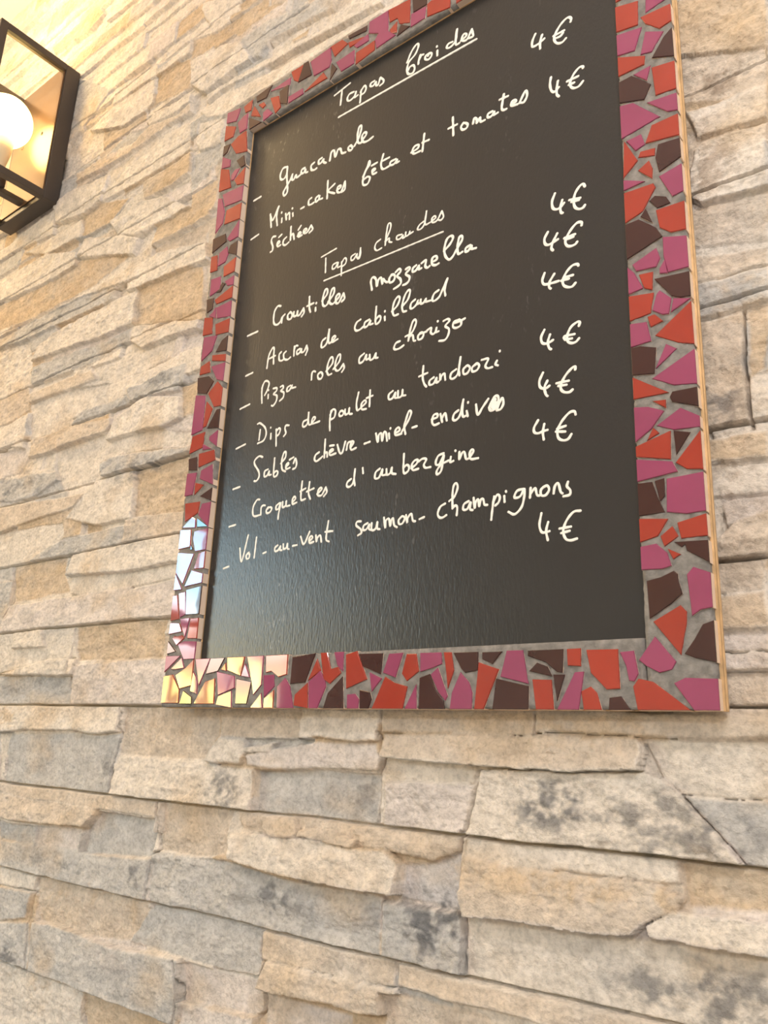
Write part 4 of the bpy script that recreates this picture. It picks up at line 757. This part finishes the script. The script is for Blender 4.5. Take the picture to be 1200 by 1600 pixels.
# lengths of the rails the photograph leaves out of frame: shards of the same make
def filler(x0, x1, z0, z1, along_x):
    r = random.Random(3); t = x0 if along_x else z0; end = x1 if along_x else z1; out_ = []
    while t < end - .012:
        L = min(r.uniform(.02, .036), end - t); g = .0015; j = lambda: r.uniform(-.004, .004)
        mid = r.uniform(.4, .62); a, b = j(), j()
        if along_x:
            q = z0 + (z1 - z0) * mid
            out_.append((r.choice('oomb'), [(t + g, z0), (t + L - g, z0), (t + L - g, q + a - g), (t + g, q + b - g)]))
            out_.append((r.choice('ombm'), [(t + g, q + b + g), (t + L - g, q + a + g), (t + L - g, z1), (t + g, z1)]))
        else:
            q = x0 + (x1 - x0) * mid
            out_.append((r.choice('oomb'), [(x0, t + g), (q + a - g, t + g), (q + b - g, t + L - g), (x0, t + L - g)]))
            out_.append((r.choice('ombm'), [(q + a + g, t + g), (x1, t + g), (x1, t + L - g), (q + b + g, t + L - g)]))
        t += L
    return out_
RAILS = {'left': (0, IL, 0.0, BH), 'right': (IR, BW, 0.0, BH), 'bottom': (IL, IR, 0.0, IB), 'top': (IL, IR, IT, BH)}
for rn, (x0, x1, z0, z1) in RAILS.items():
    bm = bmesh.new(); box(bm, x0, x1 + (.0016 if rn == 'right' else 0), .0096, .0142, z0, z1)
    rail = from_bm('frame_rail', bm, wood, board)
    sh = []
    for s in TILES[rn].split(';'):
        f = s.split(); v = [float(a) / 1e4 for a in f[1:]]
        sh.append((f[0], list(zip(v[0::2], v[1::2]))))
    if rn == 'right': sh += filler(.6435, .6995, .735, .929, False)
    if rn == 'top': sh += filler(.436, .641, .8695, .929, True)
    # grout bed, slightly uneven
    bm = bmesh.new()
    gx0, gx1, gz0, gz1 = x0 + .0008, x1 - .0008, z0 + .0008, z1 - .0008
    nx, nz = max(2, int((x1 - x0) / .004)), max(2, int((z1 - z0) / .004))
    gv = [[bm.verts.new((gx0 + (gx1 - gx0) * i / nx + (RND.uniform(-.0007, .0007) if 0 < i < nx else RND.uniform(-.0005, .0002)), .0017 + RND.uniform(-.0006, .0008), gz0 + (gz1 - gz0) * j / nz)) for j in range(nz + 1)] for i in range(nx + 1)]
    for i in range(nx):
        for j in range(nz): bm.faces.new((gv[i][j], gv[i + 1][j], gv[i + 1][j + 1], gv[i][j + 1]))
    rim = [gv[i][0] for i in range(nx + 1)] + [gv[nx][j] for j in range(1, nz + 1)] + [gv[i][nz] for i in range(nx - 1, -1, -1)] + [gv[0][j] for j in range(nz - 1, 0, -1)]
    low = [bm.verts.new((v.co.x, .0098, v.co.z)) for v in rim]
    for k in range(len(rim)): bm.faces.new((rim[k], rim[(k + 1) % len(rim)], low[(k + 1) % len(rim)], low[k]))
    g = from_bm('grout', bm, grout_m, rail, smooth=True)
    g['label'] = 'rough grey grout between the tile shards'
    bm = bmesh.new()
    for c, P in sh: shard(bm, P, IDX[c])
    ms = from_bm('mosaic_tiles', bm, glazes + [biscuit], rail)
    ms['label'] = 'glossy broken tile shards in orange red, purple and dark brown'

# ------------------------------------------------------------------ wall lantern
lx0, lx1, lz0, lz1 = -.760, -.570, 1.019, 1.354
ly0, ly1 = -.150, -.003         # cage front and face of the mounting box
lantern = bpy.data.objects.new('wall_lantern', None); COL.objects.link(lantern); lantern.location = (-.665, ly1, lz0)
tag(lantern, 'black metal box lantern with glass sides and glowing bulb on the stone wall', 'wall lamp')
black = simple('lantern_black_metal', (.048, .037, .032), .40, bump=.0002, bscale=300)
plate_m = simple('lantern_plate', (.17, .10, .058), .28, metal=.6)
def lpart(name, bm, m, parent=None, smooth=False):
    o = from_bm(name, bm, m, None, smooth)
    o.parent = parent or lantern
    off = Vector(lantern.location)
    o.data.transform(Matrix.Translation(-off))
    return o
bm = bmesh.new(); box(bm, lx0, lx1, ly1, WY - .006, lz0, lz1, .0015)
lpart('mounting_box', bm, black)
bm = bmesh.new(); box(bm, lx0 + .012, lx1 - .004, ly1 - .0025, ly1 + .001, lz0 + .012, lz1 - .004, .0008)
pl = lpart('back_plate', bm, plate_m); pl['label'] = 'bronze tinted reflector plate behind the bulb'
for (sx, sz) in ((-.625, 1.20), (-.705, 1.20)):
    bm = bmesh.new()
    bmesh.ops.create_uvsphere(bm, u_segments=16, v_segments=8, radius=.0042, matrix=Matrix.Translation((sx, ly1 - .0025, sz)) @ Matrix.Diagonal((1, .6, 1, 1)))
    lpart('screw', bm, black, pl, True)
bm = bmesh.new()
T = .016
for x in (lx0, lx1 - T):
    box(bm, x, x + T, ly0, ly0 + T, lz0, lz1, .001)
    box(bm, x, x + T, ly0 + T, ly1, lz1 - T, lz1, .001)
    box(bm, x, x + T, ly0 + T, ly1, lz0, lz0 + T, .001)
for z in (lz0, lz1 - T): box(bm, lx0 + T, lx1 - T, ly0, ly0 + T, z, z + T, .001)
lpart('cage_frame', bm, black)
gm, t, p = mat('lantern_glass'); t.nodes.remove(p)
o_ = t.nodes['Material Output']; tr = t.nodes.new('ShaderNodeBsdfTransparent'); gl = t.nodes.new('ShaderNodeBsdfGlossy'); fr = t.nodes.new('ShaderNodeFresnel'); mxs = t.nodes.new('ShaderNodeMixShader')
gl.inputs['Roughness'].default_value = .02; fr.inputs['IOR'].default_value = 1.3; tr.inputs['Color'].default_value = (.97, .97, .96, 1)
t.links.new(fr.outputs[0], mxs.inputs[0]); t.links.new(tr.outputs[0], mxs.inputs[1]); t.links.new(gl.outputs[0], mxs.inputs[2]); t.links.new(mxs.outputs[0], o_.inputs['Surface'])
for a in ((lx0 + .006, lx0 + .009, ly0 + T, ly1, lz0 + T, lz1 - T), (lx1 - .009, lx1 - .006, ly0 + T, ly1, lz0 + T, lz1 - T), (lx0 + T, lx1 - T, ly0 + .006, ly0 + .009, lz0 + T, lz1 - T)):
    bm = bmesh.new(); box(bm, *a); lpart('glass_pane', bm, gm)
bx, by, bz = -.662, -.068, 1.205
bm = bmesh.new(); box(bm, bx - .009, bx + .009, by - .02, ly1, 1.036, 1.047, .001); lpart('bulb_arm', bm, black)
bm = bmesh.new(); lathe(bm, [(0, 0), (.020, 0), (.023, .006), (.023, .030), (.019, .036), (0, .036)], (bx, by, 1.045), 32); lpart('bulb_socket', bm, black, None, True)
bulb_m, t, p = mat('bulb_glow')
p.inputs['Base Color'].default_value = (.9, .8, .6, 1); p.inputs['Emission Color'].default_value = (1.0, .66, .22, 1); p.inputs['Emission Strength'].default_value = 26.0
neck_m = simple('bulb_neck_white', (.75, .66, .55), .4)
bm = bmesh.new()
R_ = .054
prof = [(0.026 , -.050)] + [(R_ * math.cos(a), R_ * math.sin(a)) for a in [math.radians(q) for q in range(-58, 90, 8)]] + [(0, R_)]
prof[0] = (R_ * math.cos(math.radians(-62)), R_ * math.sin(math.radians(-62)))
lathe(bm, prof, (bx, by, bz), 48); bulb = lpart('bulb', bm, bulb_m, None, True); bulb['label'] = 'glowing round bulb'
bm = bmesh.new(); lathe(bm, [(.015, 1.078 - bz), (.017, 1.10 - bz), (.0225, 1.13 - bz), (.0258, bz - .047 - bz), (.0, bz - .046 - bz)], (bx, by, bz), 40); lpart('bulb_neck', bm, neck_m, bulb, True)
